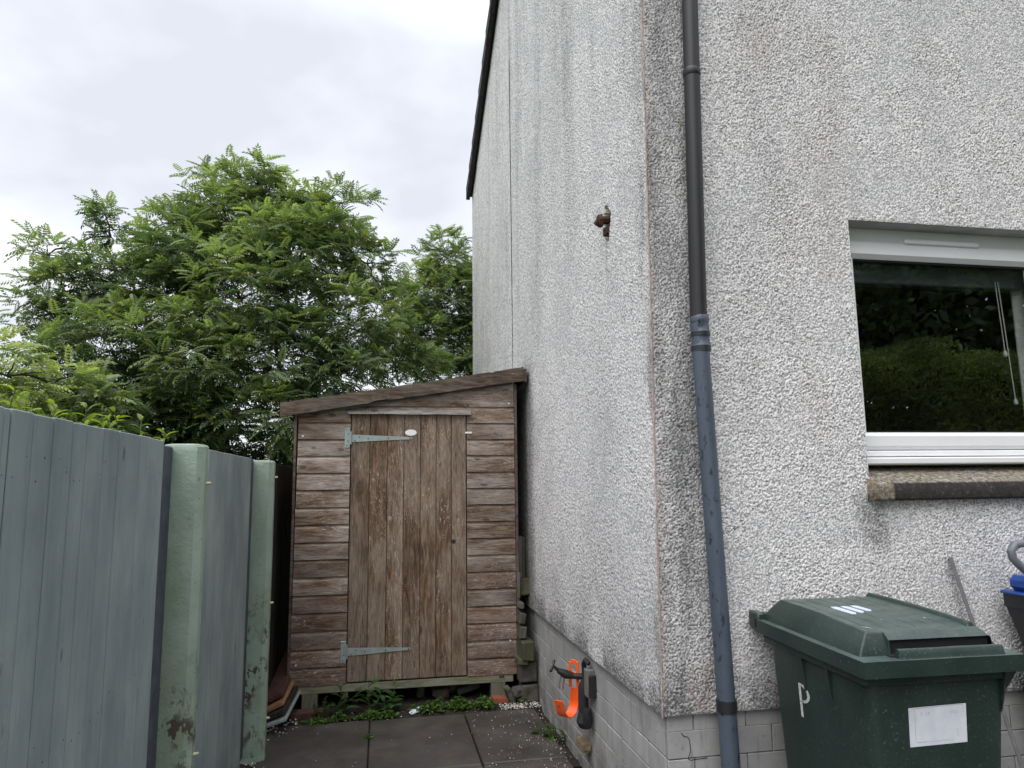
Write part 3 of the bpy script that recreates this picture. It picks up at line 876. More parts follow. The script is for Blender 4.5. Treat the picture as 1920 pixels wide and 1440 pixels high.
# downpipe
def pipe_path(z):
    if z >= 2.2: return .2055 + (z - 2.25) * .0232
    return .2075 + (2.178 - z) * .0222
pip = MB().tube([(pipe_path(4.95), -.062, 4.95), (pipe_path(2.20), -.062, 2.20)], .0355, 24).build("downpipe", M['pipe_top'], house, smooth=True)
MB().tube([(pipe_path(2.20), -.062, 2.20), (pipe_path(.66), -.062, .66)], .0358, 24).build("lower_pipe", M['pipe_low'], pip, smooth=True)
MB().tube([(pipe_path(.66), -.062, .66), (pipe_path(.0), -.062, .0)], .0366, 24).build("lower_pipe", M['pipe_low'], pip, smooth=True)
b = MB()
z = 3.325
b.tube([(pipe_path(z + .03), -.062, z + .03), (pipe_path(z), -.062, z + .024), (pipe_path(z), -.062, z - .0), (pipe_path(z), -.062, z - .006)], [.0355, .0385, .0395, .0360], 24)
b.build("pipe_socket", M['pipe_top'], pip, smooth=True)
b = MB()
prof = [(2.232, .0360), (2.226, .0395), (2.205, .0395), (2.200, .0375), (2.165, .0375), (2.160, .0405), (2.148, .0405), (2.143, .0372), (2.110, .0372), (2.106, .0395), (2.080, .0395), (2.076, .0360)]
b.tube([(.2085 + (2.178 - z) * .012, -.062, z) for z, r in prof], [r for z, r in prof], 24)
b.build("pipe_collar", M['pipe_low'], pip, smooth=True)
for zc, mm in ((2.092, 'black'), (2.152, 'black')):
    MB().tube([(.2085 + (2.178 - zc) * .012, -.062, zc + .009), (.2085 + (2.178 - zc) * .012, -.062, zc - .009)], .0408, 24).build("seal_ring", M[mm], pip, smooth=True)
b = MB()
b.tube([(pipe_path(.665), -.062, .690), (pipe_path(.665), -.062, .646)], .0402, 24)
b.box(pipe_path(.66) - .012, pipe_path(.66) + .012, -.045, .02, .655, .685)
b.build("pipe_clip", M['black'], pip, smooth=True)
for zc in (1.45, 3.3):
    MB().box(pipe_path(zc) - .01, pipe_path(zc) + .01, -.04, .005, zc - .012, zc + .012).build("pipe_bracket", M['black'], pip)

# window
WY = .098
win = obj("window", MB().box(WX0 + .002, WX1 - .002, WY + .05, WY + .07, 1.60, 1.61).mesh("window", M['upvc']), house)
def rail(name, x0, x1, z0, z1, y0, y1, c=.004, mat='upvc'):
    return MB().cbox(x0, x1, y0, y1, z0, z1, c).build(name, M[mat], win)
rail("frame", WX0 + .003, WX1 - .003, 2.655, 2.735, WY - .002, WY + .06)                 # head
rail("frame", WX0 + .003, WX0 + .062, 1.665, 2.655, WY, WY + .06)                        # left jamb
rail("frame", WX1 - .062, WX1 - .003, 1.665, 2.655, WY, WY + .06)
rail("mullion", 2.085, 2.15, 1.665, 2.655, WY - .001, WY + .06)
for x0, x1 in ((WX0 + .062, 2.085), (2.15, WX1 - .062)):
    b = MB()
    # glazing bead rails: sloped inner face
    b.prism([(WY - .014, 2.655), (WY + .045, 2.655), (WY + .045, 2.578), (WY + .006, 2.578), (WY - .014, 2.598)], 'x', x0 + .001, x1 - .001)
    b.prism([(WY - .014, 1.690), (WY - .014, 1.735), (WY + .006, 1.752), (WY + .045, 1.752), (WY + .045, 1.672), (WY - .006, 1.672)], 'x', x0 + .001, x1 - .001)
    b.box(x0 + .001, x0 + .018, WY - .0, WY + .044, 1.752, 2.578)
    b.box(x1 - .018, x1 - .001, WY - .0, WY + .044, 1.752, 2.578)
    b.build("sash", M['upvc'], win)
    MB().box(x0 + .018, x1 - .018, WY + .024, WY + .028, 1.752, 2.578).build("pane", M['glass'], win)
    MB().box(x0 + .018, x1 - .018, WY + .010, WY + .023, 2.570, 2.5775).build("gasket", M['rubber'], win)
    MB().box(x0 + .018, x1 - .018, WY + .010, WY + .023, 1.7525, 1.760).build("gasket", M['rubber'], win)
b = MB()
b.cbox(WX0 + .003, WX1 - .003, WY - .016, WY + .06, 1.642, 1.668, .004)
b.build("bottom_frame", M['upvc'], win)
b = MB()
b.cbox(WX0 + .003, WX1 - .003, WY - .055, WY + .06, 1.604, 1.637, .006)
b.build("window_board", M['upvc'], win)
b = MB()
b.cbox(1.348, 1.755, WY - .026, WY - .001, 2.655, 2.679, .004)
b.build("trickle_vent", M['upvc'], win)
# reveals
b = MB()
b.box(WX0 - .05, WX1 + .05, .004, .30, WZ1, WZ1 + .02)
b.box(WX0 - .02, WX0, .004, .30, 1.50, WZ1 - .001)
b.box(WX1, WX1 + .02, .004, .30, 1.50, WZ1 - .001)
b.build("reveal", M['render'], house)
# stone sill
def sill():
    n = 220
    xs = np.linspace(.978, WX1 + .02, n)
    prof = [(.16, 1.60), (.10, 1.585), (.04, 1.560), (-.02, 1.535), (-.040, 1.527), (-.046, 1.520), (-.047, 1.49), (-.047, 1.46), (-.043, 1.449), (-.02, 1.447), (.16, 1.447)]
    P, cr = [], []
    for x in xs:
        w = random.uniform(-.001, .001)
        for k, (y, z) in enumerate(prof):
            P.append((x, y + random.uniform(-.0015, .0015), z + w + random.uniform(-.0015, .0015)))
            cr.append(float(np.clip((x - 1.072) / .006, 0, 1)) if k in (5, 6, 7, 8) else .0)
    P = np.array(P); m = len(prof)
    F = []
    for i in range(n - 1):
        for k in range(m):
            F.append((i * m + k, (i + 1) * m + k, (i + 1) * m + (k + 1) % m, i * m + (k + 1) % m))
    F = np.array(F)
    me = quad_mesh("window_sill", P, F, M['sill'], False, dict(crust=('FLOAT', np.array(cr))))
    bm = bmesh.new(); bm.from_mesh(me)
    bmesh.ops.holes_fill(bm, edges=[e for e in bm.edges if e.is_boundary], sides=20)
    bmesh.ops.recalc_face_normals(bm, faces=bm.faces); bm.to_mesh(me); bm.free()
    return me
obj("window_sill", sill(), house)
# room behind the window
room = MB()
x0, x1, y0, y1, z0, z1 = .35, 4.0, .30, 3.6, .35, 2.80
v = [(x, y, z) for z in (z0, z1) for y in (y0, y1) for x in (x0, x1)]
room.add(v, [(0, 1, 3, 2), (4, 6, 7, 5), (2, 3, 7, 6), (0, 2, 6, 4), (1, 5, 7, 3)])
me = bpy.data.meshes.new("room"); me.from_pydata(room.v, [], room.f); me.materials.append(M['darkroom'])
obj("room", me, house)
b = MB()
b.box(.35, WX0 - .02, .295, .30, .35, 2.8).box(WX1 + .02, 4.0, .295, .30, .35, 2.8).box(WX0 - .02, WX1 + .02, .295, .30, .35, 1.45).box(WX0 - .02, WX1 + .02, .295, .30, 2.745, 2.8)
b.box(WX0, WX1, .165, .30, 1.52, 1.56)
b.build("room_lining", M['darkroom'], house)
# blind in the window
blind = empty("window_blind", (1.665, .215, 2.5), "window blind headrail with two thin white pull cords behind the pane", "blind")
MB().cbox(-.62, .62, -.02, .05, -.01, .085, .006).build("headrail", M['greyplastic'], blind)
for (xa, za, xb, zb) in ((.27, .02, .285, -.345), (.287, .02, .315, -.585)):
    c = MB().tube([(xa, -.03, za), (xb, -.03, zb)], .0024, 6).build("cord", M['white'], blind)
    MB().tube([(xb, -.03, zb + .012), (xb, -.03, zb + .004), (xb, -.03, zb - .012), (xb, -.03, zb - .018)], [.003, .008, .0105, .007], 10).build("toggle", M['white'], c, smooth=True)
cur = MB()
xs = np.linspace(0, .12, 13)
pv = [(x, .012 * math.sin(x * 90), z) for z in (-1.0, .0) for x in xs]
cur.add(pv, [(i, i + 1, 14 + i, 13 + i) for i in range(12)])
cur.add([(p[0], p[1] + .004, p[2]) for p in pv], [(i, 13 + i, 14 + i, i + 1) for i in range(12)])
tag(cur.build("curtain", M['white'], None, (2.075, .235, 2.50)), "edge of a pale grey curtain hanging inside the window", "curtain")

# tap and pipe on the brick base
tap = empty("outdoor_tap", (0, 1.10, .47), "black garden tap with T handle on a wooden block on the brick base", "tap")
MB().cbox(-.022, .028, -.100, -.040, -.055, .085, .004).build("mounting_block", M['blockwood'], tap)
MB().cbox(-.014, .03, -.118, -.102, -.05, .06, .003).build("side_cleat", M['iron'], tap)
b = MB()
b.tube([(-.02, .0, .03), (-.075, .005, .035)], [.017, .015], 12)
b.tube([(-.07, .005, .035), (-.11, .01, .045), (-.15, .012, .066)], [.018, .024, .014], 12)
b.tube([(-.145, .012, .062), (-.178, .014, .092)], [.010, .007], 10)
b.tube([(-.196, -.010, .070), (-.178, .014, .092), (-.165, .036, .114)], [.008, .0065, .008], 8)
b.build("tap_body", M['tapm'], tap, smooth=True)
b = MB(); b.tube([(-.125, .012, .03), (-.132, .013, -.002), (-.135, .014, -.03)], [.015, .014, .015], 12)
b.build("spout", M['steel'], tap, smooth=True)
b = MB()
b.tube([(-.012, -.02, .02), (-.022, -.018, -.02), (-.020, -.015, -.10), (-.018, -.01, -.17)], [.016, .026, .028, .030], 12)
b.tube([(-.02, -.03, -.15), (-.022, -.035, -.19), (-.02, -.03, -.215)], [.036, .044, .032], 12)
b.tube([(-.012, -.062, -.12), (-.016, -.06, -.19), (-.01, -.058, -.215)], [.022, .03, .02], 10)
b.tube([(.0, -.07, .11), (-.012, -.045, .125), (-.014, -.02, .10), (-.012, -.018, .02)], [.012, .014, .014, .012], 10)
b.build("pipe_lagging", M['lag'], tap, smooth=True)
# orange J shaped hanger
hk = empty("hose_hanger", (-.058, 1.135, .47), "bright orange J shaped plastic hanger hooked over the black tap", "hook", rz=math.radians(42))
def strip(path, wpath, th):
    mbs = MB()
    n = len(path)
    L, Rr = [], []
    for i, (p, w) in enumerate(zip(path, wpath)):
        a = Vector(path[min(i + 1, n - 1)]) - Vector(path[max(i - 1, 0)])
        nn = Vector((-a.z, 0, a.x)).normalized() * th / 2 if False else Vector((a.z, 0, -a.x)).normalized() * th / 2
        p = Vector(p); wv = Vector((0, w / 2, 0))
        L.append((p - wv - nn, p - wv + nn)); Rr.append((p + wv - nn, p + wv + nn))
    v = []
    for i in range(n): v += [L[i][0], L[i][1], Rr[i][1], Rr[i][0]]
    f = []
    for i in range(n - 1):
        for k in range(4):
            f.append((i * 4 + k, i * 4 + (k + 1) % 4, (i + 1) * 4 + (k + 1) % 4, (i + 1) * 4 + k))
    f += [(3, 2, 1, 0), ((n - 1) * 4, (n - 1) * 4 + 1, (n - 1) * 4 + 2, (n - 1) * 4 + 3)]
    return mbs.add(v, f)
path_, w_ = [], []
for i in range(6):
    path_.append((0, 0, -.035 - i * .012)); w_.append(.034 + .004 * i)
for i in range(14):
    a = math.pi * i / 13 * .93
    path_.append((-.068 + .068 * math.cos(a), 0, -.100 - .066 * math.sin(a))); w_.append(.058)
lx, lz = path_[-1][0], path_[-1][2]
for i in range(1, 5):
    path_.append((lx - .004 * i, 0, lz + .012 * i)); w_.append(.058 - (.012 if i == 4 else 0))
strip(path_, w_, .0045).build("hook_arm", M['orange'], hk, smooth=True)
b = MB()
# slotted head plate: frame with an open slot
b.cbox(-.003, .003, -.036, -.017, -.085, .105, .002).cbox(-.003, .003, .014, .031, -.035, .100, .002)
b.cbox(-.0028, .0028, -.017, .014, .088, .112, .002).cbox(-.0028, .0028, -.017, .014, .030, .048, .002)
b.build("slotted_plate", M['orange'], hk)
b = MB(); b.tube([(lx - .018, 0, lz + .02), (lx - .021, 0, lz + .022)], .006, 8); b.build("rivet", M['rust'], hk)
# wooden plug sticking out of the base
MB().cbox(-.032, .03, 1.10, 1.215, .105, .165, .012, .006).build("wooden_plug", M['plug'], house)

# ------------------------------------------------------------------ fence
FX = -1.83
fence = empty("fence", (FX, 0, 0), "tall blue grey board fence between pale green concrete posts, left of the path", "fence")
def fence_boards(y0, y1, widths, x, mat, z0=.04, z1=1.70, th=.02, nails=True):
    y = y0; k = 0
    while y < y1 - .01:
        w = min(widths[k % len(widths)], y1 - y)
        b = MB().cbox(-th, 0, 0, w - .0045, 0, z1 - z0 + random.uniform(-.0012, .0012), .0022)
        o = b.build("board", M[mat], fence, (x - FX + random.uniform(-.0015, .001), y, z0), (0, random.uniform(-.0006, .0006), 0))
        if nails:
            nb2 = MB()
            for zz in (z1 - z0 - .115, .93, .2):
                for fy in (.25, .72):
                    yy = w * (fy + random.uniform(-.10, .10)); z_ = zz + random.uniform(-.03, .03)
                    if random.random() < .75: nb2.tube([(-.002, yy, z_), (.0004, yy, z_)], random.uniform(.0016, .0026), 6)
            if nb2.v: nb2.build("nails", M['screw'], o, kind="stuff")
        y += w; k += 1
fence_boards(-2.45, -1.235, [.10, .118, .105], FX, 'fence')
fence_boards(-1.235, -.211, [.092, .098, .102, .081, .112, .115, .175, .108, .14], FX, 'fence')
fence_boards(.43, 1.444, [.165, .142, .128, .15, .12, .16, .15], FX, 'fence')
fence_boards(1.80, 4.6, [.14, .155, .13], FX - .005, 'dark_board', .05, 1.70)
# recessed edge boards, rails and posts
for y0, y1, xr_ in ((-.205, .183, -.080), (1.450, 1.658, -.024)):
    MB().cbox(xr_ - .03, xr_, y0 - .02, y1, .03, 1.70, .004).build("recessed_board", M['fence_shade'], fence, (0, 0, 0), label="recessed blue grey edge board beside the green post")
b = MB()
for z in (.35, 1.5):
    b.cbox(-.07, -.024, -2.45, -.25, z - .04, z + .04, .004).cbox(-.07, -.026, .40, 1.40, z - .04, z + .04, .004)
    b.cbox(-.075, -.029, 1.80, 4.6, z - .04, z + .04, .004)
b.build("rails", M['dark_board'], fence)
def post(x0, x1, y0, y1, h, lbl):
    """concrete post with chamfered corners, cast uneven"""
    c = .026
    ring = [(x0, y0), (x1 - c, y0), (x1, y0 + c), (x1, y1 - c), (x1 - c, y1), (x0, y1)]
    pts = []
    # resample ring
    fine = []
    for i, p in enumerate(ring):
        q = ring[(i + 1) % len(ring)]
        L = math.hypot(q[0] - p[0], q[1] - p[1]); k = max(1, int(L / .016))
        fine += [(p[0] + (q[0] - p[0]) * j / k, p[1] + (q[1] - p[1]) * j / k) for j in range(k)]
    n = len(fine); zs = list(np.linspace(-.05, h, 95))
    v = []
    for z in zs:
        for (x, y) in fine:
            bl = .0016 * (vnoise(np.array([x * 60 + y * 60 + 40]), np.array([z * 45 + 9]), 3)[0] - .5) + random.uniform(-.0003, .0003)
            v.append((x + bl, y - bl, z))
    cx, cy = sum(p[0] for p in fine) / n, sum(p[1] for p in fine) / n
    for s, dz in ((.93, .009), (.6, .013), (.0, .014)):
        for (x, y) in fine: v.append((cx + (x - cx) * s, cy + (y - cy) * s, h + dz))
    f = []
    for j in range(len(zs) + 2):
        for i in range(n): f.append((j * n + i, j * n + (i + 1) % n, (j + 1) * n + (i + 1) % n, (j + 1) * n + i))
    me = make_mesh("post", v, f, M['post'], True)
    try: me.set_sharp_from_angle(angle=math.radians(24))
    except Exception: pass
    o = obj("post", me, fence, label=lbl)
    return o
def bolts(p, x, y, zs):
    for z in zs:
        MB().tube([(x - .02, y, z), (x + .006, y, z), (x + .007, y, z), (x + .03, y + .002, z + .002), (x + .034, y + .002, z + .002)], [.011, .011, .007, .006, .004], 8).build("bolt", M['bolt'], p, smooth=True)
p1 = post(-.115, .036, .185, .285, 1.70, "nearer pale green concrete post with flaking paint")
bolts(p1, .020, .240, (1.555, .535))
p2 = post(-.060, .090, 1.66, 1.76, 1.685, "farther pale green concrete post")
bolts(p2, .074, 1.715, (1.595, .86, .215))

# sheets and boards stacked in the gap beside the shed
def leaning(name, label, cat, x, y, w, l, th, mat, rot, z=.0, group=None):
    o = MB().cbox(-w / 2, w / 2, 0, l, 0, th, .002).build(name, M[mat], None, (x, y, z), rot)
    return tag(o, label, cat, group)
leaning("wooden_board", "orange brown board end lying between green post and shed", "board", -1.775, 2.16, .17, .9, .022, 'ply', (math.radians(5), math.radians(-24), math.radians(-5)), .125)
leaning("dark_board", "dark brown board lying on top of the orange brown board beside the shed", "board", -1.785, 2.22, .17, 1.0, .024, 'redbrick', (math.radians(6), math.radians(-26), math.radians(-4)), .165)
leaning("pale_sheet", "pale edged sheet lowest in the stack beside the green post", "sheet", -1.765, 2.08, .20, .8, .016, 'sheet', (math.radians(5), math.radians(-18), math.radians(-6)), .055)
leaning("dark_plank", "dark plank under the orange brown board beside the shed", "board", -1.77, 2.12, .19, .9, .03, 'dark_board', (math.radians(5), math.radians(-20), math.radians(-6)), .085)

# ------------------------------------------------------------------ shed
SX0, SX1, SY = -1.712, -.112, 2.55
shed = empty("garden_shed", (0, SY, 0), "brown weathered wooden shed with sloping roof and planked door, against the house gable", "shed")
RS = (2.322 - 2.036) / (1.815 - .043)
def rz(x): return 2.036 + (x + 1.815) * RS          # underside of the fascia
PB, Z0 = .1222, .168
def clad(x0, x1, z0, z1=None, mat='clad', clip=False):
    """one shiplap board; front face towards -Y"""
    z1 = z0 + PB if z1 is None else z1
    b = MB()
    if not clip:
        H = z1 - z0
        prof = [(-.019, 0), (-.0195, H * .30), (-.0185, H * .62), (-.0175, H * .78), (-.010, H * .865), (-.0065, H * .91), (-.006, H - .0008), (0, H - .0008), (0, 0)]
        # slight bow along the board
        n = 5; v = []
        xs = np.linspace(0, x1 - x0, n)
        bow = [random.uniform(-.0012, .0012) for _ in range(n)]
        m = len(prof)
        for x, bo in zip(xs, bow): v += [(x, y + bo * (1 if y < -.001 else 0), z + bo * .6) for y, z in prof]
        f = [(i * m + k, i * m + (k + 1) % m, (i + 1) * m + (k + 1) % m, (i + 1) * m + k) for i in range(n - 1) for k in range(m)]
        f += [tuple(range(m)), tuple(range(n * m - 1, (n - 1) * m - 1, -1))]
        b.add(v, f)
        return b.build("cladding_board", M[mat], shed, (x0, 0, z0))
    xa = max(x0, -1.815 + (z0 + .0 - 2.036 - .03) / RS)
    xb = max(x0, -1.815 + (z1 - 2.036 - .03) / RS)
    if xa > x1 - .02: return None
    xb = min(xb, x1)
    ze = min(z1, 2.036 + .03 + (x1 + 1.815) * RS)
    za = min(z1, 2.036 + .03 + (xa + 1.815) * RS)
    poly = [(xa - x0, 0), (x1 - x0, 0), (x1 - x0, ze - z0)]
    if xb < x1 - 1e-4: poly.append((xb - x0, z1 - z0))
    if za - z0 > .004: poly.append((xa - x0, za - z0))
    b.prism(poly, 'y', -.018, 0)
    return b.build("cladding_board", M[mat], shed, (x0, 0, z0))
DX0, DX1, DZ0, DZ1 = -1.326, -.480, .176, 2.066
nails_done = 0
for k in range(15):
    z = Z0 + k * PB
    for (x0, x1) in ((SX0 + .012 * (k / 15) + random.uniform(-.002, .002), DX0 - .006), (DX1 + .006, SX1)):
        low = 'cladlow' if k + random.choice((-2, -1, 0, 1, 2)) < 6 else 'clad'
        o = clad(x0, x1, z + random.uniform(-.0015, .0015), None, low)
        nb = MB()
        for xx in (.025, x1 - x0 - .025):
            for zz in (.028, .085):
                zz += random.uniform(-.006, .006); xr = xx + random.uniform(-.006, .006)
                nb.tube([(xr, -.017, zz), (xr, -.0205, zz)], .0026, 6)
        nb.build("nails", M['screw'], o, kind="stuff")
zt = Z0 + 15 * PB
clad(SX0 + .012, DX0 - .006, zt, zt + .098, clip=True)
clad(DX1 + .006, SX1, zt, zt + PB - .001)
clad(DX0 - .004, DX1 + .004, 2.075, zt + PB - .001)
clad(SX0 + .2, SX1, zt + PB, zt + 2 * PB - .001, clip=True)
clad(SX0 + .4, SX1, zt + 2 * PB, zt + 3 * PB - .001, clip=True)
# bright screws at the corners
for x, z in ((-1.672, .31), (-1.668, 1.90), (-.158, .40), (-.150, 2.15)):
    MB().tube([(x, -.018, z), (x, -.023, z)], [.0075, .006], 10).build("screw", M['bright'], shed)
# shell behind the boards
b = MB()
b.prism([(SX0 + .01, .17), (SX1 - .01, .17), (SX1 - .01, rz(SX1) + .03), (SX0 + .01, rz(SX0) + .03)], 'y', .0015, .03)
b.build("front_frame", M['dark_board'], shed)
D = 1.45
for (xx, lab) in ((SX0 - .001, "left"), (SX1 + .001, "right")):
    k = 0
    sgn = -1 if lab == "left" else 1
    while Z0 + k * PB < rz(xx) + .02:
        z0 = Z0 + k * PB; z1 = min(z0 + PB, rz(xx) + .03)
        prof = [(sgn * .017, 0), (sgn * .017, (z1 - z0) * .8), (sgn * .006, (z1 - z0) * .9), (sgn * .006, z1 - z0 - .001), (0, z1 - z0 - .001), (0, 0)]
        bb = MB()
        bb.prism(prof, 'y', .004, D)
        bb.build("side_board", M['cladlow'], shed, (xx, 0, z0))
        k += 1
MB().box(SX0, SX1, D, D + .02, .17, 2.05).build("back_panel", M['dark_board'], shed)
MB().cbox(-.008, .012, -.024, .03, .135, 2.30, .003).build("corner_trim", M['fascia'], shed, (SX1 + .012, 0, 0))
MB().cbox(-.012, .006, -.02, .03, .150, 2.03, .003).build("corner_trim", M['fascia'], shed, (SX0 - .006, 0, 0))
MB().box(SX0 + .02, SX1 - .02, .0, D, .170, .19).build("floor", M['dark_board'], shed)
# roof slab, fascia
b = MB()
xl, xr = -1.825, -.042
b.add([(xl, -.055, rz(xl) + .075), (xr, -.055, rz(xr) + .075), (xr, D + .12, rz(xr) + .075), (xl, D + .12, rz(xl) + .075),
       (xl, -.055, rz(xl) + .099), (xr, -.055, rz(xr) + .099), (xr, D + .12, rz(xr) + .099), (xl, D + .12, rz(xl) + .099)],
      [(0, 3, 2, 1), (4, 5, 6, 7), (0, 1, 5, 4), (1, 2, 6, 5), (2, 3, 7, 6), (3, 0, 4, 7)])
shroof = b.build("roof", M['felt'], shed)
n = 60
xs = np.linspace(xl, xr, n)
v = []
for i, x in enumerate(xs):
    s = (x - xl) / (xr - xl)
    sag = .014 * math.sin(s * math.pi * 1.0) + .010 * (fbm(np.array([s * 9.0 + 2]), np.array([.5]), 61)[0] - .5)
    chip = -.006 * (random.random() < .12)
    top = rz(x) + .104 - .4 * sag + chip + random.uniform(-.0012, .0012)
    bot = rz(x) - .002 + .35 * sag + random.uniform(-.002, .002) + .010 * (abs(s - .40) < .035)
    v += [(x, -.082, bot), (x, -.082, top), (x, -.057, top + .003), (x, -.057, bot)]
f = [(i * 4 + k, i * 4 + (k + 1) % 4, i * 4 + 4 + (k + 1) % 4, i * 4 + 4 + k) for i in range(n - 1) for k in range(4)] + [(0, 1, 2, 3), (4 * n - 1, 4 * n - 2, 4 * n - 3, 4 * n - 4)]
mb = MB().add(v, f); mb.build("fascia_board", M['fascia'], shed)
MB().cbox(0, .024, -.075, D + .1, 0, .105, .003).build("fascia_board", M['fascia'], shed, (xr + .002, 0, rz(xr) - .012), (0, -.0, 0))
# second lath under the fascia
mb = MB()
v = []
for x in np.linspace(-1.70, -.13, 30):
    v += [(x, -.055, rz(x) - .012 + random.uniform(-.003, .003)), (x, -.055, rz(x) + .03), (x, -.019, rz(x) + .03), (x, -.019, rz(x) - .004)]
f = [(i * 4 + k, i * 4 + (k + 1) % 4, i * 4 + 4 + (k + 1) % 4, i * 4 + 4 + k) for i in range(29) for k in range(4)] + [(0, 1, 2, 3), (119, 118, 117, 116)]
mb.add(v, f).build("roof_lath", M['fascia'], shed)
# door
door = obj("door", MB().box(DX0 + .004, DX1 - .004, .0005, .0013, DZ0 + .01, DZ1 - .01).mesh("door", M['dark_board']), shed)
cuts = [-1.326, -1.190, -1.062, -.942, -.820, -.704, -.590, -.480]
for a, c in zip(cuts[:-1], cuts[1:]):
    w = c - a - .003
    b = MB().cbox(0, w, -.016 + random.uniform(-.0015, .0015), 0, 0, DZ1 - DZ0 + random.uniform(-.004, 0), .003)
    pl = b.build("door_plank", M['door'], door, (a + .0015, 0, DZ0))
    nb = MB()
    for zz in (1.625, 1.725, .16, .24, .95):
        for xx in (.28, .72):
            x_, z_ = w * xx + random.uniform(-.008, .008), zz + random.uniform(-.008, .008)
            nb.tube([(x_, -.014, z_), (x_, -.0178, z_)], .003, 6)
    # thing > part > sub-part is the limit: the nail heads of all planks sit together below
    for vv in range(len(nb.v)): nb.v[vv] = (nb.v[vv][0] + a, nb.v[vv][1], nb.v[vv][2] + DZ0)
    if a == cuts[0]: alln = MB()
    alln.add(nb.v, nb.f)
alln.build("nails", M['screw'], door, kind="stuff")
for z, zslope in ((1.884, .0), (.382, .004)):
    h = MB()
    h.cbox(-.028, .010, -.024, -.018, -.070, .075, .002)
    h.tube([(.016, -.024, -.045), (.016, -.024, .05)], .008, 10)
    h.prism([(.022, -.028), (.022, .027), (.30, .016), (.455, .008), (.462, 0), (.455, -.008), (.30, -.014)], 'y', -.021, -.0175)
    hg = h.build("hinge", M['hinge'], door, (DX0 - .018, 0, z), smooth=False)
    s = MB()
    for (x, zz) in ((-.015, .062), (-.004, .03), (-.012, -.055), (-.004, -.02), (.045, -.018), (.078, .010), (.14, .0), (.285, .0), (.445, .001)):
        s.tube([(x, -.0215, zz), (x, -.0245, zz)], .0045, 8)
    for i_, vv in enumerate(s.v): s.v[i_] = (vv[0] + DX0 - .018, vv[1], vv[2] + z)
    s.build("hinge_screws", M['screw'], door, kind="stuff")
# oval badge, turn button, knot hole, faded fitting marks
b = MB()
v = [(.042 * math.cos(a) * (1 + .06 * (i % 2)), y, .023 * math.sin(a)) for y in (-.018, -.0215) for i, a in enumerate(np.linspace(0, 2 * math.pi, 29)[:-1])]
b.add(v, [tuple(range(28)), tuple(range(55, 27, -1))] + [(i, (i + 1) % 28, 28 + (i + 1) % 28, 28 + i) for i in range(28)])
b.build("oval_badge", M['white'], door, (-.893, 0, 1.926))
MB().cbox(-.026, .026, -.028, -.018, -.007, .007, .002).build("turn_button", M['white'], door, (-.462, 0, 1.925))
b = MB()
b.tube([(-.575, -.0174, 1.123), (-.575, -.012, 1.123)], .0165, 14)
b.build("lock_hole", M['screw'], door)
b = MB()
for s in (-1, 1):
    b.prism([(s * .014, -.006), (s * .044, -.020), (s * .050, .014), (s * .030, .010)], 'y', -.0168, -.0172)
b.build("worn_mark", M['weathered'], door, (-1.005, 0, 1.305))
# drip strip above the door
n = 40; v = []
for x in np.linspace(-1.352, -.444, n):
    w = .004 * (fbm(np.array([x * 7]), np.array([.3]), 67)[0] - .5)
    v += [(x, -.052 + random.uniform(-.002, .002), 2.060 + w), (x, -.050, 2.072 + w), (x, -.0195, 2.100 + w), (x, -.0195, 2.062 + w)]
f = [(i * 4 + k, i * 4 + (k + 1) % 4, i * 4 + 4 + (k + 1) % 4, i * 4 + 4 + k) for i in range(n - 1) for k in range(4)] + [(0, 1, 2, 3), (4 * n - 1, 4 * n - 2, 4 * n - 3, 4 * n - 4)]
MB().add(v, f).build("drip_strip", M['weathered'], shed)
# bearer and legs
MB().cbox(0, 1.55, -.012, .05, 0, .053, .003).build("bearer", M['beam'], shed, (-1.688, 0, .112))
MB().cbox(0, 1.50, .0, .06, 0, .053, .003).build("bearer", M['beam'], shed, (-1.66, D - .1, .112))
b = MB()
b.tube([(-.236, -.013, .152), (-.236, -.018, .152)], .007, 8).tube([(-.213, -.013, .152), (-.213, -.018, .152)], .007, 8).box(-.236, -.213, -.0155, -.0125, .148, .155)
b.build("bracket_screw", M['screw'], shed)
for x in (-1.575, -.250):
    MB().cbox(-.053, .053, -.010, .09, .0, .1115, .003).build("leg", M['leg'], shed, (x, 0, .0))
    MB().cbox(-.053, .053, 0, .09, .0, .1115, .003).build("leg", M['leg'], shed, (x, D - .12, .0))

# loose things under and beside the shed
def lump(name, x, y, z, sx, sy, sz, mat, label, cat, rot=(0, 0, 0), c=.012, jit=.006, group=None):
    b = MB().cbox(-sx / 2, sx / 2, -sy / 2, sy / 2, 0, sz, c, jit)
    return tag(b.build(name, M[mat], None, (x, y, z), rot), label, cat, group)
lump("brick", -1.56, 2.435, -.02, .26, .10, .055, 'redbrick', "dark red brick lying in front of the shed's left leg", "brick", (0, 0, .03), .006, .002)
lump("roof_tile", -.243, 2.50, -.012, .115, .12, .035, 'terracotta', "orange clay tile fragment under the shed's right leg", "tile", (.0, .10, .1), .004, .003)
lump("timber_stub", -.80, 2.72, -.01, .06, .05, .13, 'offcut', "short green post standing under the shed floor", "timber", (0, .06, .1))
lump("stone", -.665, 2.66, 0, .11, .10, .085, 'stone', "grey stone under the shed, left of the other two", "stone", (.1, .1, .2), .02, .01)
lump("stone", -.560, 2.72, .02, .11, .09, .065, 'stone', "small grey stone between two others under the shed", "stone", (0, .1, .5), .02, .01)
lump("slate_piece", -.455, 2.66, .045, .17, .08, .045, 'stone', "tilted slab of grey stone under the shed beside the right leg", "stone", (.2, -.25, .1), .008, .004)
lump("concrete_block", -.052, 2.45, .135, .125, .10, .135, 'stone', "upper grey block wedged between shed and house wall", "block", (0, 0, .05), .008, .004)
lump("concrete_block", -.040, 2.46, 0, .12, .12, .115, 'stone', "lower grey block wedged between shed and house wall", "block", (0, 0, -.05), .008, .004)
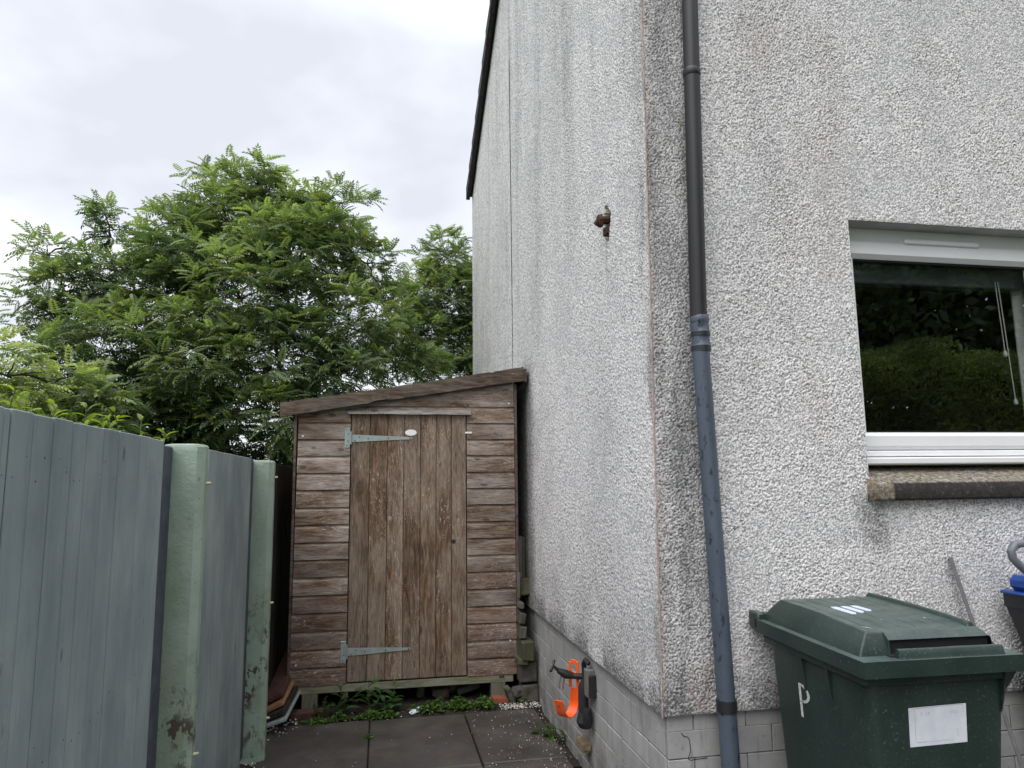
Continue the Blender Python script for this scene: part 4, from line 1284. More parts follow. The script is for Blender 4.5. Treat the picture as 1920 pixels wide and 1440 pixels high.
lump("stone", -.125, 2.44, .035, .08, .08, .06, 'stone', "small pale stone beside the lower grey block", "stone", (0, 0, .3), .015, .008)
lump("broken_slate", -.165, 2.44, -.01, .035, .09, .12, 'stone', "thin dark slate leaning against the shed's right leg", "slate", (0, -.35, .1), .004, .003)
lump("log_end", -.070, 2.50, .300, .085, .3, .125, 'offcut', "mossy square timber end stacked above the grey blocks", "timber", (.05, .06, .05), .006, .004)
lump("timber_end", -.095, 2.52, .265, .07, .3, .035, 'offcut', "thin board end between mossy timber and grey blocks", "timber", (.0, .03, .0), .004, .003)
lump("timber_end", -.090, 2.56, .435, .05, .3, .08, 'offcut', "dark timber end wedged above the mossy square timber", "timber", (.0, .12, .0), .005, .003)
lump("timber_end", -.092, 2.56, .535, .045, .3, .075, 'offcut', "tilted green timber end in the gap, halfway up the stack", "timber", (.0, .18, .0), .005, .003)
lump("timber_end", -.090, 2.56, .635, .04, .25, .045, 'offcut', "small knob of timber under the upright plank in the gap", "timber", (.0, .1, .0), .008, .004)
lump("plank_end", -.094, 2.57, .70, .028, .1, .185, 'offcut', "upright brown plank end against the shed's right edge", "timber", (.0, .02, .0), .004, .002)
lump("post_end", -.043, 2.62, .715, .075, .1, .115, 'offcut', "mossy grey post end standing in the gap by the wall", "timber", (.0, .04, .1), .006, .004)
lump("grey_plank", -.066, 2.68, .80, .05, .03, .34, 'trim', "tall grey plank standing in the gap behind the post end", "plank", (.0, .02, .2), .004, .001)
lump("green_batten", -.028, 2.70, .80, .03, .03, .33, 'offcut', "narrow green batten standing beside the tall grey plank", "batten", (.0, .02, .2), .004, .001)
lump("log_end", -.015, 2.46, .30, .02, .02, .09, 'plug', "splinter of pale wood beside the mossy square timber", "wood", (.2, -.5, .1), .003, .002)
lump("litter_scrap", -.872, 2.335, -.005, .05, .035, .026, 'litter', "crumpled pale blue paper scrap among the weeds, nearest the paving", "litter", (.2, .1, .4), .012, .008)
lump("litter_scrap", -.832, 2.365, .0, .042, .03, .030, 'litter', "second pale paper scrap, just right of the first among the weeds", "litter", (.1, .3, .9), .012, .008)

# ------------------------------------------------------------------ wheelie bin
BW, BD, RIMZ, RIMR = .556, .70, .985, .992
bin_ = empty("wheelie_bin", (.352, -.765, 0), "dark green wheelie bin with white sticker in front of the house wall", "bin", rz=math.radians(-2.0))
def bin_body():
    sec = [(.035, .075, .47, .12, .60), (.06, .070, .475, .11, .61), (.45, .052, .500, .075, .635), (.83, .036, .522, .047, .655), (.90, .034, .524, .045, .657), (.935, .033, .525, .044, .66)]
    v, n = [], 0
    for z, x0, x1, y0, y1 in sec:
        r = .045; ring = []
        for cx, cy, a0 in ((x1 - r, y1 - r, 0), (x0 + r, y1 - r, 90), (x0 + r, y0 + r, 180), (x1 - r, y0 + r, 270)):
            for k in range(7):
                a = math.radians(a0 + 15 * k)
                ring.append((cx + r * math.cos(a), cy + r * math.sin(a), z))
        n = len(ring); v += ring
    f = [(j * n + i, j * n + (i + 1) % n, (j + 1) * n + (i + 1) % n, (j + 1) * n + i) for j in range(len(sec) - 1) for i in range(n)]
    f += [tuple(range(n - 1, -1, -1)), tuple(range((len(sec) - 1) * n, len(sec) * n))]
    return MB().add(v, f)
body = bin_body().build("body", M['bin'], bin_, smooth=True)
# collar under the lid and lifting wedge at the right
b = MB()
b.add([(.52, .05, .865), (.52, .60, .865), (.545, .60, .935), (.545, .02, .935), (.50, .05, .80), (.50, .60, .80), (.50, .60, .935), (.50, .02, .935)],
      [(0, 1, 2, 3), (4, 7, 6, 5), (0, 4, 5, 1), (3, 2, 6, 7), (0, 3, 7, 4), (1, 5, 6, 2)])
b.cbox(.02, .538, .03, .67, .905, .933, .004)
b.build("collar", M['bin'], bin_)
# recessed slots on the left flank: raised edges either side
for y0, y1 in ((.24, .255), (.40, .415)):
    MB().add([(.033, y0, .935), (.033, y1, .935), (.041, y1, .79), (.041, y0, .79), (.018, y0, .935), (.018, y1, .935), (.036, y1, .79), (.036, y0, .79)],
             [(0, 1, 2, 3), (4, 7, 6, 5), (0, 4, 5, 1), (1, 5, 6, 2), (2, 6, 7, 3), (3, 7, 4, 0)]).build("flank_rib", M['bin'], bin_)
b = MB()
pts = [(.063 + .40 * s, .088 - .006 * math.sin(math.pi * s) - .004, .36 + .022 * (2 * s - 1) ** 2) for s in np.linspace(0, 1, 14)]
b.tube(pts, .004, 6); b.build("front_seam", M['bin'], bin_, smooth=True)
# lid: height field with grooves, finger slot and raised right rail, plus skirt
def bin_lid():
    n, m = 190, 170
    xs = np.linspace(0, BW, n); ys = np.linspace(0, BD, m)
    # sharpen sampling near plateau edges is not needed at this size
    X, Y = np.meshgrid(xs, ys)
    base = RIMZ + (RIMR - RIMZ) * Y / BD
    L, Rr, Fr, Bk = .030, .030, .062, .012
    rise = .072
    dl = np.minimum(np.minimum((X - L) / .050, (BW - Rr - X) / .050), np.minimum((Y - Fr) / .035, (BD - Bk - Y) / .06))
    dl2 = np.minimum(np.minimum((X - L) / .050, (BW - Rr - X) / .050), (BD - Bk - Y) / .06)
    sx = (X > .135) & (X < BW - .055)
    dl = np.where(sx & (Y > .066), np.minimum(dl2, .62 + (Y - .066) / .07), dl)
    s = np.clip(dl, 0, 1); s = s ** .8
    crown = 1 + .12 * np.sin(np.pi * np.clip(Y / BD, 0, 1)) + .25 * (Y / BD - .5)
    Z = base + rise * s * crown
    plate = dl > 1.02
    for k in range(7):
        gx = L + .085 + k * .056
        inlong = (Y > .13) & (Y < BD - .02)
        if k >= 3 and k < 6: inlong &= ~((Y > .24) & (Y < .36) )
        g = np.exp(-((X - gx) / .0030) ** 2)
        Z = Z - .0038 * g * plate * inlong
    rail = np.clip(1 - np.abs(X - (BW - Rr - .064)) / .013, 0, 1) ** .5 * (Y > .10) * (Y < BD - .03)
    Z = Z + .015 * rail * np.clip((BD - .03 - Y) / .04, 0, 1)
    lip = sx & (Y > .014) & (Y <= .066)
    Z = np.where(lip, base + .027 * np.clip((Y - .014) / .008, 0, 1) * np.clip((.040 - Y) / .004, .0, 1), Z)
    Z = Z + .0012 * (fbm(X * 9, Y * 9, 15) - .5)
    P = np.stack([X, Y, Z], -1).reshape(-1, 3)
    F = grid_faces(n, m)
    cen = P[F].mean(1); F = F[~((cen[:, 0] > .137) & (cen[:, 0] < BW - .057) & (cen[:, 1] > .036) & (cen[:, 1] < .0672))]
    v = [tuple(p) for p in P]; f = [tuple(q) for q in F]
    # skirt
    idx = np.arange(n * m).reshape(m, n)
    loop = list(idx[0, :]) + list(idx[1:, -1]) + list(idx[-1, -2::-1]) + list(idx[-2:0:-1, 0])
    o = len(v)
    for i in loop:
        x, y, z = P[i]
        v.append((x, y, (RIMZ + (RIMR - RIMZ) * y / BD) - .050))
    c = len(loop)
    for k in range(c): f.append((loop[k], o + k, o + (k + 1) % c, loop[(k + 1) % c]))
    me = make_mesh("lid", v, f, M['bin'], True)
    try: me.set_sharp_from_angle(angle=math.radians(38))
    except Exception: pass
    return me
lid = obj("lid", bin_lid(), bin_)
MB().box(.12, BW - .04, .040, .13, RIMZ - .02, RIMZ + .004).box(.139, BW - .059, .078, .09, RIMZ - .03, RIMZ + .046).build("slot_blackout", M['rubber'], bin_)  # added black panels that keep the inside of the finger slot dark
def lidz(y): return RIMZ + .072 * (1 + .12 * math.sin(math.pi * y / BD) + .25 * (y / BD - .5))
b = MB()
for k in range(3):
    x0, ya, yb = .172 + .042 * k, .315 + .018 * k, .440 + .004 * k
    pts = [(x0 + .004, ya), (x0 + .020, ya - .004), (x0 + .030, ya + .012), (x0 + .030, yb - .010), (x0 + .024, yb), (x0 + .006, yb + .004), (x0, yb - .020)]
    b.add([(x, y, lidz(y) + .0010) for x, y in pts] + [(x, y, lidz(y) + .0050) for x, y in pts], [tuple(range(7, 14)), tuple(range(6, -1, -1))] + [(i, (i + 1) % 7, 7 + (i + 1) % 7, 7 + i) for i in range(7)])
b.build("lid_mark", M['logo'], bin_)
b = MB()
for (x0, y0, x1, y1) in ((.21, .23, .275, .22), (.30, .30, .45, .20), (.31, .29, .46, .18), (.27, .34, .33, .28), (.10, .16, .125, .12)):
    dx, dy = x1 - x0, y1 - y0; q = math.hypot(dx, dy); nx, ny = -dy / q * .0022, dx / q * .0022
    v = [(x0, y0), (x0 + dx * .5 + nx, y0 + dy * .5 + ny), (x1, y1), (x0 + dx * .5 - nx, y0 + dy * .5 - ny)]
    b.add([(x, y, lidz(y) + .0016) for x, y in v], [(0, 3, 2, 1)])
b.build("lid_scratch", M['paint'], bin_)
# rear handle, hinges and wheels
b = MB()
b.tube([(.02, BD + .035, .995), (BW - .02, BD + .035, .995)], .014, 12)
for x in (.0, .10, BW - .14, BW - .04): b.cbox(x, x + .04, BD - .03, BD + .05, .95, 1.018, .008)
b.build("handle", M['bin'], bin_, smooth=True)
for x in (.0, BW - .055):
    MB().tube([(x, .66, .10), (x + .006, .66, .10), (x + .05, .66, .10), (x + .055, .66, .10)], [.085, .1, .1, .085], 24).build("wheel", M['rubber'], bin_, smooth=True)
MB().tube([(-.0, .66, .10), (BW, .66, .10)], .011, 10).build("axle", M['iron'], bin_)
# sticker on the front
def front_y(z): return .0745 + (.45 - z) / .42 * .036 if z < .45 else .075 - (z - .45) / .38 * .028
stk = MB()
sx0, sx1, sz0, sz1 = .172, .370, .712, .830
tilt = .016
c4 = [(sx0, sz0 + 0), (sx1, sz0 + tilt * .3), (sx1 + .0, sz1 + tilt * .3), (sx0 - .002, sz1)]
stk.add([(x - sx0, front_y(z) - .0012, z - sz0) for x, z in c4] + [(x - sx0, front_y(z) + .002, z - sz0) for x, z in c4], [(0, 1, 2, 3), (4, 7, 6, 5), (0, 4, 5, 1), (1, 5, 6, 2), (2, 6, 7, 3), (3, 7, 4, 0)])
st = stk.build("sticker", M['sticker'], bin_, (sx0, 0, sz0))
b = MB()
def seg2(x0, z0, x1, z1, w=.0009):
    dx, dz = x1 - x0, z1 - z0; q = math.hypot(dx, dz) or 1; nx, nz = -dz / q * w, dx / q * w
    v = [(x0 + nx, z0 + nz), (x1 + nx, z1 + nz), (x1 - nx, z1 - nz), (x0 - nx, z0 - nz)]
    b.add([(x, front_y(z + sz0) - .0016, z) for x, z in v], [(0, 1, 2, 3)])
seg2(.018, .116, .185, .121); seg2(.018, .116, .020, .014, .0006); seg2(.022, .013, .055, .0135); seg2(.055, .0135, .15, .016, .0004); seg2(.186, .121, .187, .095, .0006); seg2(.166, .025, .166, .05, .0006)
# faded capitals left on the print
for (x, strokes) in ((.040, ((0, 0, 0, .010), (0, 0, .006, 0), (0, .005, .005, .005), (0, .010, .006, .010))), (.054, ((0, .010, .006, .010), (.006, .010, .003, 0))), (.064, ((0, 0, .003, .010), (.003, .010, .006, 0))),
                      (.140, ((0, 0, .003, .010), (.003, .010, .006, 0))), (.151, ((0, 0, 0, .010), (0, .010, .006, 0), (.006, 0, .006, .010))), (.163, ((0, 0, 0, .010), (0, .010, .005, .008), (.005, .008, .005, .002), (.005, .002, 0, 0)))):
    for s in strokes: seg2(x + s[0], .094 + s[1], x + s[2], .094 + s[3], .0006)
b.build("faded_print", M['print'], bin_, (sx0, 0, sz0))
# scratched letter P on the left flank
def flank_x(z): return .052 - (z - .45) / .38 * .016
b = MB()
def seg3(y0, z0, y1, z1, w):
    dy, dz = y1 - y0, z1 - z0; q = math.hypot(dy, dz) or 1; ny, nz = -dz / q * w, dy / q * w
    v = [(y0 + ny, z0 + nz), (y1 + ny, z1 + nz), (y1 - ny, z1 - nz), (y0 - ny, z0 - nz)]
    b.add([(flank_x(z) - .0012, y, z) for y, z in v] + [(flank_x(z) + .002, y, z) for y, z in v], [(0, 1, 2, 3), (4, 7, 6, 5), (0, 4, 5, 1), (1, 5, 6, 2), (2, 6, 7, 3), (3, 7, 4, 0)])
for dx in (0, .008):
    seg3(.445 + dx, .806, .445 + dx, .690, .0026)
    arc = [(.445 - .055 * math.sin(a) + dx, .775 + .030 * math.cos(a)) for a in np.linspace(0, math.pi, 9)]
    for (p, q) in zip(arc[:-1], arc[1:]): seg3(p[0], p[1], q[0], q[1], .0030)
b.build("painted_letter", M['paint'], bin_)

# trim strip leaning on the wall
def leanbar(name, label, cat, p0, p1, w, d, mat):
    p0, p1 = Vector(p0), Vector(p1); L = (p1 - p0).length
    b = MB()
    b.cbox(-w / 2, -w * .06, -d / 2, d / 2, 0, L, .002).cbox(w * .06, w / 2, -d / 2, d / 2, 0, L, .002).box(-w * .08, w * .08, -d * .35, d * .1, .001, L - .001)
    o = b.build(name, M[mat], None, p0)
    o.rotation_mode = 'QUATERNION'
    o.rotation_quaternion = (p1 - p0).to_track_quat('Z', 'Y')
    return tag(o, label, cat)
leanbar("trim_strip", "grey double ridged strip leaning on the wall behind the green bin", "strip", (1.545, -.19, 0), (1.343, -.022, 1.20), .034, .016, 'trim')

# blue lidded container at the right edge
tub = empty("lidded_caddy", (1.795, -.20, 0), "black caddy with blue lid and grey carrying handle, right of the green bin", "caddy")
b = MB()
secs = [(0, .17, .15), (.74, .245, .20), (.745, .30, .22), (.775, .30, .22), (.78, .225, .19), (.99, .295, .235), (.992, .302, .242), (1.045, .302, .242)]
v = []
for z, hx, hy in secs:
    hy *= .55; hx *= .82
    v += [(-hx, -hy, z), (hx, -hy, z), (hx, hy, z), (-hx, hy, z)]
f = [(j * 4 + i, j * 4 + (i + 1) % 4, j * 4 + 4 + (i + 1) % 4, j * 4 + 4 + i) for j in range(len(secs) - 1) for i in range(4)] + [(3, 2, 1, 0), (28, 29, 30, 31)]
b.add(v, f).build("tub", M['black'], tub)
b = MB(); b.cbox(-.260, .260, -.142, .142, 1.046, 1.060, .006).cbox(-.238, .238, -.122, .122, 1.060, 1.125, .02)
b.build("lid", M['blue'], tub)
b = MB()
hp = [(-.17, .0, 1.09), (-.21, .0, 1.12), (-.28, .0, 1.175), (-.31, .0, 1.205), (-.318, .0, 1.235), (-.295, .0, 1.262), (-.24, .0, 1.268), (.24, .0, 1.268), (.295, .0, 1.262), (.318, .0, 1.235), (.31, .0, 1.205), (.17, .0, 1.09)]
b.tube(hp, .0165, 12); b.build("handle", M['greyplastic'], tub, smooth=True)

# ------------------------------------------------------------------ foliage
def frame_from(dirs, ups):
    """rows: local x = along leaf, z = leaf normal"""
    x = dirs / np.linalg.norm(dirs, axis=1, keepdims=True)
    y = np.cross(ups, x); y /= np.linalg.norm(y, axis=1, keepdims=True) + 1e-9
    z = np.cross(x, y)
    return np.stack([x, y, z], -1)      # columns
def frond_template(nl=6, length=.16, droop=.35, leaflet=.056, width=.0225):
    V, F, S = [], [], []
    def leaf(p, d, l, w, fold):
        d = d / np.linalg.norm(d); side = np.cross((0, 0, 1), d); side /= np.linalg.norm(side) + 1e-9
        up = np.cross(d, side)
        i = len(V)
        V.extend([p, p + d * l * .45 + side * w * .5 - up * fold, p + d * l - up * l * .22, p + d * l * .45 - side * w * .5 - up * fold])
        F.append((i, i + 1, i + 2)); F.append((i, i + 2, i + 3))
        S.extend([0, .5, 1, .5])
    for k in range(nl):
        s = .22 + .74 * k / (nl - 1)
        p = np.array([s * length, 0, -droop * length * s * s])
        t = np.array([1, 0, -2 * droop * s])
        sz = leaflet * (1 - .35 * abs(s - .55) * 1.4)
        for sg in (-1, 1):
            d = np.array([.50, sg * .85, -2 * droop * s * .5 - .12])
            leaf(p, d, sz, width, .002)
    p = np.array([length, 0, -droop * length]); leaf(p, np.array([1, 0, -2 * droop]), leaflet, width, .002)
    # stalk
    i = len(V)
    V.extend([np.array([0, .0012, 0]), np.array([0, -.0012, 0]), np.array([length, 0, -droop * length])]); S.extend([0, 0, 0]); F.append((i, i + 1, i + 2))
    return np.array(V), np.array(F), np.array(S)
TEMPL = [frond_template(6, .165, .25), frond_template(6, .18, .45), frond_template(5, .15, .15), frond_template(6, .175, .65)]

def foliage_mesh(name, centres, outward, young, nf=9, size=1.0, seed=1, hue=(1, 1, 1), templ=None):
    r = np.random.default_rng(seed)
    Vs, Fs, Cs = [], [], []
    off = 0
    n = len(centres)
    T = templ or TEMPL
    for ti, (TV, TF, TS) in enumerate(T):
        for k in range(nf):
            if k % len(T) != ti: continue
            az = r.random(n) * 2 * np.pi
            el = r.normal(.35, .45, n)
            d = np.stack([np.cos(az) * np.cos(el), np.sin(az) * np.cos(el), np.sin(el)], 1)
            d = d + outward * .75
            d[:, 2] *= .8
            ups = np.tile(np.array([0, 0, 1.0]), (n, 1)) + r.normal(0, .30, (n, 3)) + outward * .25
            Fm = frame_from(d, ups)
            sc = size * (0.75 + .5 * r.random(n)) * (1 - .12 * young)
            P = np.einsum('nij,vj->nvi', Fm, TV) * sc[:, None, None] + (centres + d / np.linalg.norm(d, axis=1, keepdims=True) * .015 + r.normal(0, .025, (n, 3)))[:, None, :]
            Vs.append(P.reshape(-1, 3))
            Fs.append((TF[None] + (np.arange(n) * len(TV))[:, None, None]).reshape(-1, 3) + off)
            off += n * len(TV)
            a = np.clip(young + r.normal(0, .22, n), 0, 1)[:, None]
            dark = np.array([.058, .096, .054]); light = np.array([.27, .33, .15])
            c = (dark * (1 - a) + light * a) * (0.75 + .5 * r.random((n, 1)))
            yel = (r.random((n, 1)) < .012)
            c = np.where(yel, np.array([.26, .27, .06]), c) * np.array(hue)
            C = np.repeat(c[:, None, :], len(TV), 1)
            Cs.append(np.concatenate([C, np.ones(C.shape[:2] + (1,))], -1).reshape(-1, 4))
    return quad_mesh(name, np.concatenate(Vs), None, M['leaf'], False, dict(Col=('FLOAT_COLOR', np.concatenate(Cs))), tris=np.concatenate(Fs))

def crown_points(lobes, dens, r):
    C, O = [], []
    for (x, y, z, R) in lobes:
        n = max(6, int(dens * R * R))
        d = r.normal(size=(n, 3)); d /= np.linalg.norm(d, axis=1, keepdims=True)
        rad = R * (.30 + .72 * r.random(n) ** .55)
        # ragged outline
        rad *= .78 + .42 * vnoise(d[:, 0] * 2.3 + x * 3 + 30, d[:, 2] * 2.3 + z * 3 + d[:, 1] * 2 + 30, 5)
        p = np.array([x, y, z]) + d * rad[:, None] * np.array([1, .9, .88])
        C.append(p); O.append(d)
    return np.concatenate(C), np.concatenate(O)

def limb(p0, p1, r0, r1, rr, n=6, sag=.08):
    p0, p1 = np.array(p0), np.array(p1)
    L = np.linalg.norm(p1 - p0)
    pts = []
    for i in range(n + 1):
        s = i / n
        w = rr.normal(0, .035, 3) * L * (0 < i < n)
        pts.append(p0 * (1 - s) + p1 * s + w + np.array([0, 0, sag * L * math.sin(math.pi * s)]))
    return pts, [r0 * (1 - i / n) + r1 * i / n for i in range(n + 1)]

def tree(name, label, group, base, lobes, dens, nf, seed, size=1.0, hue=(1, 1, 1), cat="tree", fork=1.5, r0=.09, sprigs=(), youngbias=0.0):
    rr = np.random.default_rng(seed)
    root = empty(name, base, label, cat, group)
    B = np.array(base)
    C, O = crown_points(lobes, dens, rr)
    zmin, zmax = C[:, 2].min(), C[:, 2].max()
    cen = np.array([[l[0], l[1], l[2]] for l in lobes])
    # limbs: trunk fork to every lobe, twigs into the lobe
    tb = MB()
    fk = np.array([B[0] + .05, B[1], B[2] + fork])
    pts, rad = limb(B - B, fk - B, r0, r0 * .75, rr, 5, 0); tb.tube(pts, rad, 9)
    order = sorted(range(len(lobes)), key=lambda i: np.linalg.norm(cen[i] - fk))
    done = [(fk, r0 * .6)]
    bb = MB()
    for i in order:
        d = [np.linalg.norm(cen[i] - q[0]) + (0 if q[0][2] < cen[i][2] + .2 else 1.0) for q in done]
        q, qr = done[int(np.argmin(d))]
        r1 = max(.008, qr * .55)
        pts, rad = limb(q - B, cen[i] - B, min(qr * .8, .05), r1, rr, 6, .10); bb.tube(pts, rad, 6, False)
        done.append((cen[i], max(r1, .012)))
        R = lobes[i][3]
        for k in range(max(5, int(13 * R))):
            dd = rr.normal(size=3); dd /= np.linalg.norm(dd); dd[2] = abs(dd[2]) * .6 - .1
            tip = cen[i] + dd * R * rr.uniform(.6, .95)
            pts, rad = limb(cen[i] - B, tip - B, .009, .003, rr, 4, .06); bb.tube(pts, rad, 4, False)
    tb.build("trunk", M['bark'], root, smooth=True)
    bb.build("branches", M['bark'], root, smooth=True)
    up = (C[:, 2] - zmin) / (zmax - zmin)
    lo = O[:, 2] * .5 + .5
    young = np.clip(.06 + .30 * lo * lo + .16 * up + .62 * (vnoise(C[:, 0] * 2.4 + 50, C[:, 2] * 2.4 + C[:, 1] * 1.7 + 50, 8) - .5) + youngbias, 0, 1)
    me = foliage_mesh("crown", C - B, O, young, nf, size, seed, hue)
    obj("crown", me, root)
    return root

# the big rowan behind fence and shed
main_lobes = [(-2.85, 5.4, 4.51, .58), (-2.55, 5.4, 5.00, .36), (-2.95, 5.6, 4.95, .40), (-1.66, 5.2, 4.62, .42), (-1.84, 4.8, 4.04, .56), (-2.54, 4.6, 3.44, .72),
              (-3.45, 5.2, 3.56, .66), (-3.42, 5.6, 4.35, .50), (-4.22, 5.6, 4.62, .20), (-4.15, 5.6, 4.36, .14), (-4.62, 5.2, 3.98, .24), (-4.30, 5.0, 3.52, .40), (-3.97, 5.2, 3.74, .40),
              (-4.52, 4.8, 3.26, .22), (-3.76, 4.6, 2.97, .52), (-4.0, 4.2, 2.63, .32), (-2.97, 4.4, 2.75, .60), (-2.13, 4.4, 2.82, .58), (-1.46, 4.6, 3.16, .54), (-1.30, 5.2, 4.05, .34), (-1.05, 5.3, 3.45, .32),
              (-1.0, 5.1, 3.00, .36), (-.66, 5.6, 2.95, .28), (-1.51, 4.4, 2.66, .42), (-2.1, 5.4, 4.62, .46), (-3.18, 4.4, 2.25, .40), (-2.70, 4.4, 2.18, .34), (-2.05, 4.2, 2.2, .36), (-2.3, 5.0, 4.1, .5), (-3.1, 4.9, 4.0, .5)]
tree("rowan_tree", "large spreading rowan tree with feathery leaves behind the shed", "trees behind the fence", (-2.55, 4.95, 0), main_lobes, 290, 9, 3, .90, youngbias=.12, r0=.12)
right_lobes = [(-.21, 7.2, 4.85, .42), (-.10, 7.0, 4.15, .56), (-.52, 7.0, 4.30, .34), (-.75, 6.6, 3.95, .30), (-.02, 7.0, 3.46, .52), (-.60, 6.7, 3.55, .40), (-.05, 6.6, 2.85, .5), (.5, 7.0, 4.3, .6), (.6, 7.0, 3.4, .6)]
tree("ash_tree", "smaller leafy tree close to the far corner of the house", "trees behind the fence", (.2, 7.1, 0), right_lobes, 270, 9, 5, .98, youngbias=.10, r0=.09)
left_lobes = [(-3.85, 3.0, 2.38, .30), (-4.25, 3.1, 2.25, .36), (-3.62, 3.2, 2.36, .26), (-3.42, 3.4, 2.20, .30), (-3.7, 3.1, 1.9, .4), (-4.1, 3.0, 1.8, .4), (-4.6, 3.0, 2.2, .35)]
tree("elder_shrub", "pale green shrub rising behind the fence at the left edge", None, (-3.85, 3.1, 0), left_lobes, 280, 8, 9, .95, (1.25, 1.18, 1.2), "shrub", .9, .04, youngbias=.28)
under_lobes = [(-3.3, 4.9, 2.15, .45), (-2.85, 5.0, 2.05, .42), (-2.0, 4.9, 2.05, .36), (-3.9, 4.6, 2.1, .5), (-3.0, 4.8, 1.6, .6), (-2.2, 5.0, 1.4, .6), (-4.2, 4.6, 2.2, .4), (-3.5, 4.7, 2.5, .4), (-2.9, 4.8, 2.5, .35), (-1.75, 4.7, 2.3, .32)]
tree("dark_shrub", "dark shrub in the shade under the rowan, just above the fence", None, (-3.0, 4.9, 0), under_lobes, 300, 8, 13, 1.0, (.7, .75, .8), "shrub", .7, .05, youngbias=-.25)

# broad leaved shoots just over the fence top
def broadleaf_template(l=.12, w=.036):
    V, F = [], []
    prof = [(0, .0), (.25, .8), (.5, 1.0), (.78, .62), (1.0, 0)]
    for s, k in prof:
        zz = .10 * l * math.sin(s * 2.6) - .28 * l * s * s
        V += [(s * l, k * w / 2, zz + .003 * k), (s * l, 0, zz - .003), (s * l, -k * w / 2, zz + .003 * k)]
    for i in range(len(prof) - 1):
        a = i * 3
        F += [(a, a + 3, a + 4), (a, a + 4, a + 1), (a + 1, a + 4, a + 5), (a + 1, a + 5, a + 2)]
    return np.array(V, float), np.array(F), np.zeros(len(V))
def leafy_plant(name, label, cat, base, stems, leaf_l, leaf_w, n_leaf, colr, seed, group=None, spread=.35, stemr=.003, erect=.5, smin=.25):
    r = np.random.default_rng(seed)
    root = empty(name, base, label, cat, group)
    TV, TF, _ = broadleaf_template(leaf_l, leaf_w)
    sb = MB(); Vs, Fs, Cs, off = [], [], [], 0
    for (dx, dy, h) in stems:
        tip = np.array([dx + r.normal(0, .02), dy + r.normal(0, .02), h])
        p0 = np.array([dx * .3, dy * .3, 0])
        pts, rad = limb(p0, tip, stemr, stemr * .5, r, 4, 0); sb.tube(pts, rad, 5)
        for k in range(n_leaf):
            s = min(1., smin + (1 - smin) * (k + r.random() * .6) / n_leaf)
            i = min(3, int(s * 4)); fr = min(1., s * 4 - i)
            p = pts[i] * (1 - fr) + pts[min(4, i + 1)] * fr
            az = k * 2.4 + r.normal(0, .3); el = erect * s + r.normal(0, .25)
            d = np.array([[math.cos(az) * math.cos(el), math.sin(az) * math.cos(el), math.sin(el)]])
            Fm = frame_from(d, np.array([[0, 0, 1.0]]) + r.normal(0, .2, (1, 3)))[0]
            sc = (.6 + .5 * r.random()) * (1.1 - .35 * s)
            Vs.append((TV * sc) @ Fm.T + p); Fs.append(TF + off); off += len(TV)
            c = np.array(colr) * (.65 + .7 * r.random())
            Cs.append(np.tile(np.append(c, 1), (len(TV), 1)))
    sb.build("stem", M['leafstem'], root, smooth=True)
    me = quad_mesh("leaves", np.concatenate(Vs), None, M['leaf'], True, dict(Col=('FLOAT_COLOR', np.concatenate(Cs))), tris=np.concatenate(Fs))
    obj("leaves", me, root)
    return root
M['leafstem'] = plain("green_stem", (.075, .11, .04), .6, .3, 0, .3, 30, .2)
laurel = [(-2.62, 1.5, 0, "bright broad leaved shoot over the fence, rightmost of three"), (-2.85, .95, 0, "bright broad leaved shoot over the fence, middle of three"), (-2.95, .45, 0, "bright yellow green shoot over the fence at the left edge of the photo")]
for k, (x, y, z, lb) in enumerate(laurel):
    leafy_plant("laurel_shoot", lb, "shrub", (x, y, 0), [(-.12, .1, 2.02 + .02 * k), (.08, -.12, 1.97 + .03 * k), (.12, .12, 1.95), (-.05, .3, 1.97), (-.25, -.05, 2.0), (.2, .35, 1.88), (-.15, .4, 2.0)], .125, .040, 16, (.165, .22, .045) if k < 2 else (.21, .23, .05), 40 + k, "broad leaved shoots over the fence", stemr=.005, smin=.86)

# weeds by the shed
G = (.055, .105, .03)
leafy_plant("weed", "tall leafy weed by the shed's left leg, first of three stalks", "weed", (-1.345, 2.40, -.01), [(0, 0, .19), (.03, .02, .11), (-.04, .0, .08)], .115, .036, 8, (.070, .115, .048), 61, "leafy weeds under the shed")
leafy_plant("weed", "tallest leafy weed in front of the shed door with upright tip", "weed", (-1.145, 2.42, -.01), [(-.01, 0, .24), (-.05, .02, .16), (.05, .0, .13)], .125, .040, 7, (.070, .130, .045), 62, "leafy weeds under the shed")
leafy_plant("weed", "leafy weed with round leaf, rightmost of the three stalks by the shed door", "weed", (-1.035, 2.40, -.01), [(.02, 0, .19), (-.01, .0, .08), (.04, .02, .10)], .11, .046, 7, (.070, .15, .048), 63, "leafy weeds under the shed")
leafy_plant("fern_weed", "small spiky fern tuft in front of the dark red brick", "weed", (-1.475, 2.36, -.01), [(-.045, 0, .10), (-.02, .0, .13), (.0, .0, .14), (.025, .0, .135), (.05, .0, .11)], .035, .007, 14, (.045, .085, .030), 64, None, erect=.9)
leafy_plant("dock_leaf", "flat green dock leaves growing at the foot of the brick base", "weed", (-.035, 1.72, -.01), [(-.09, .02, .05), (-.03, -.08, .03), (-.015, -.11, .10)], .15, .062, 3, (.075, .135, .035), 65, None, erect=.1)
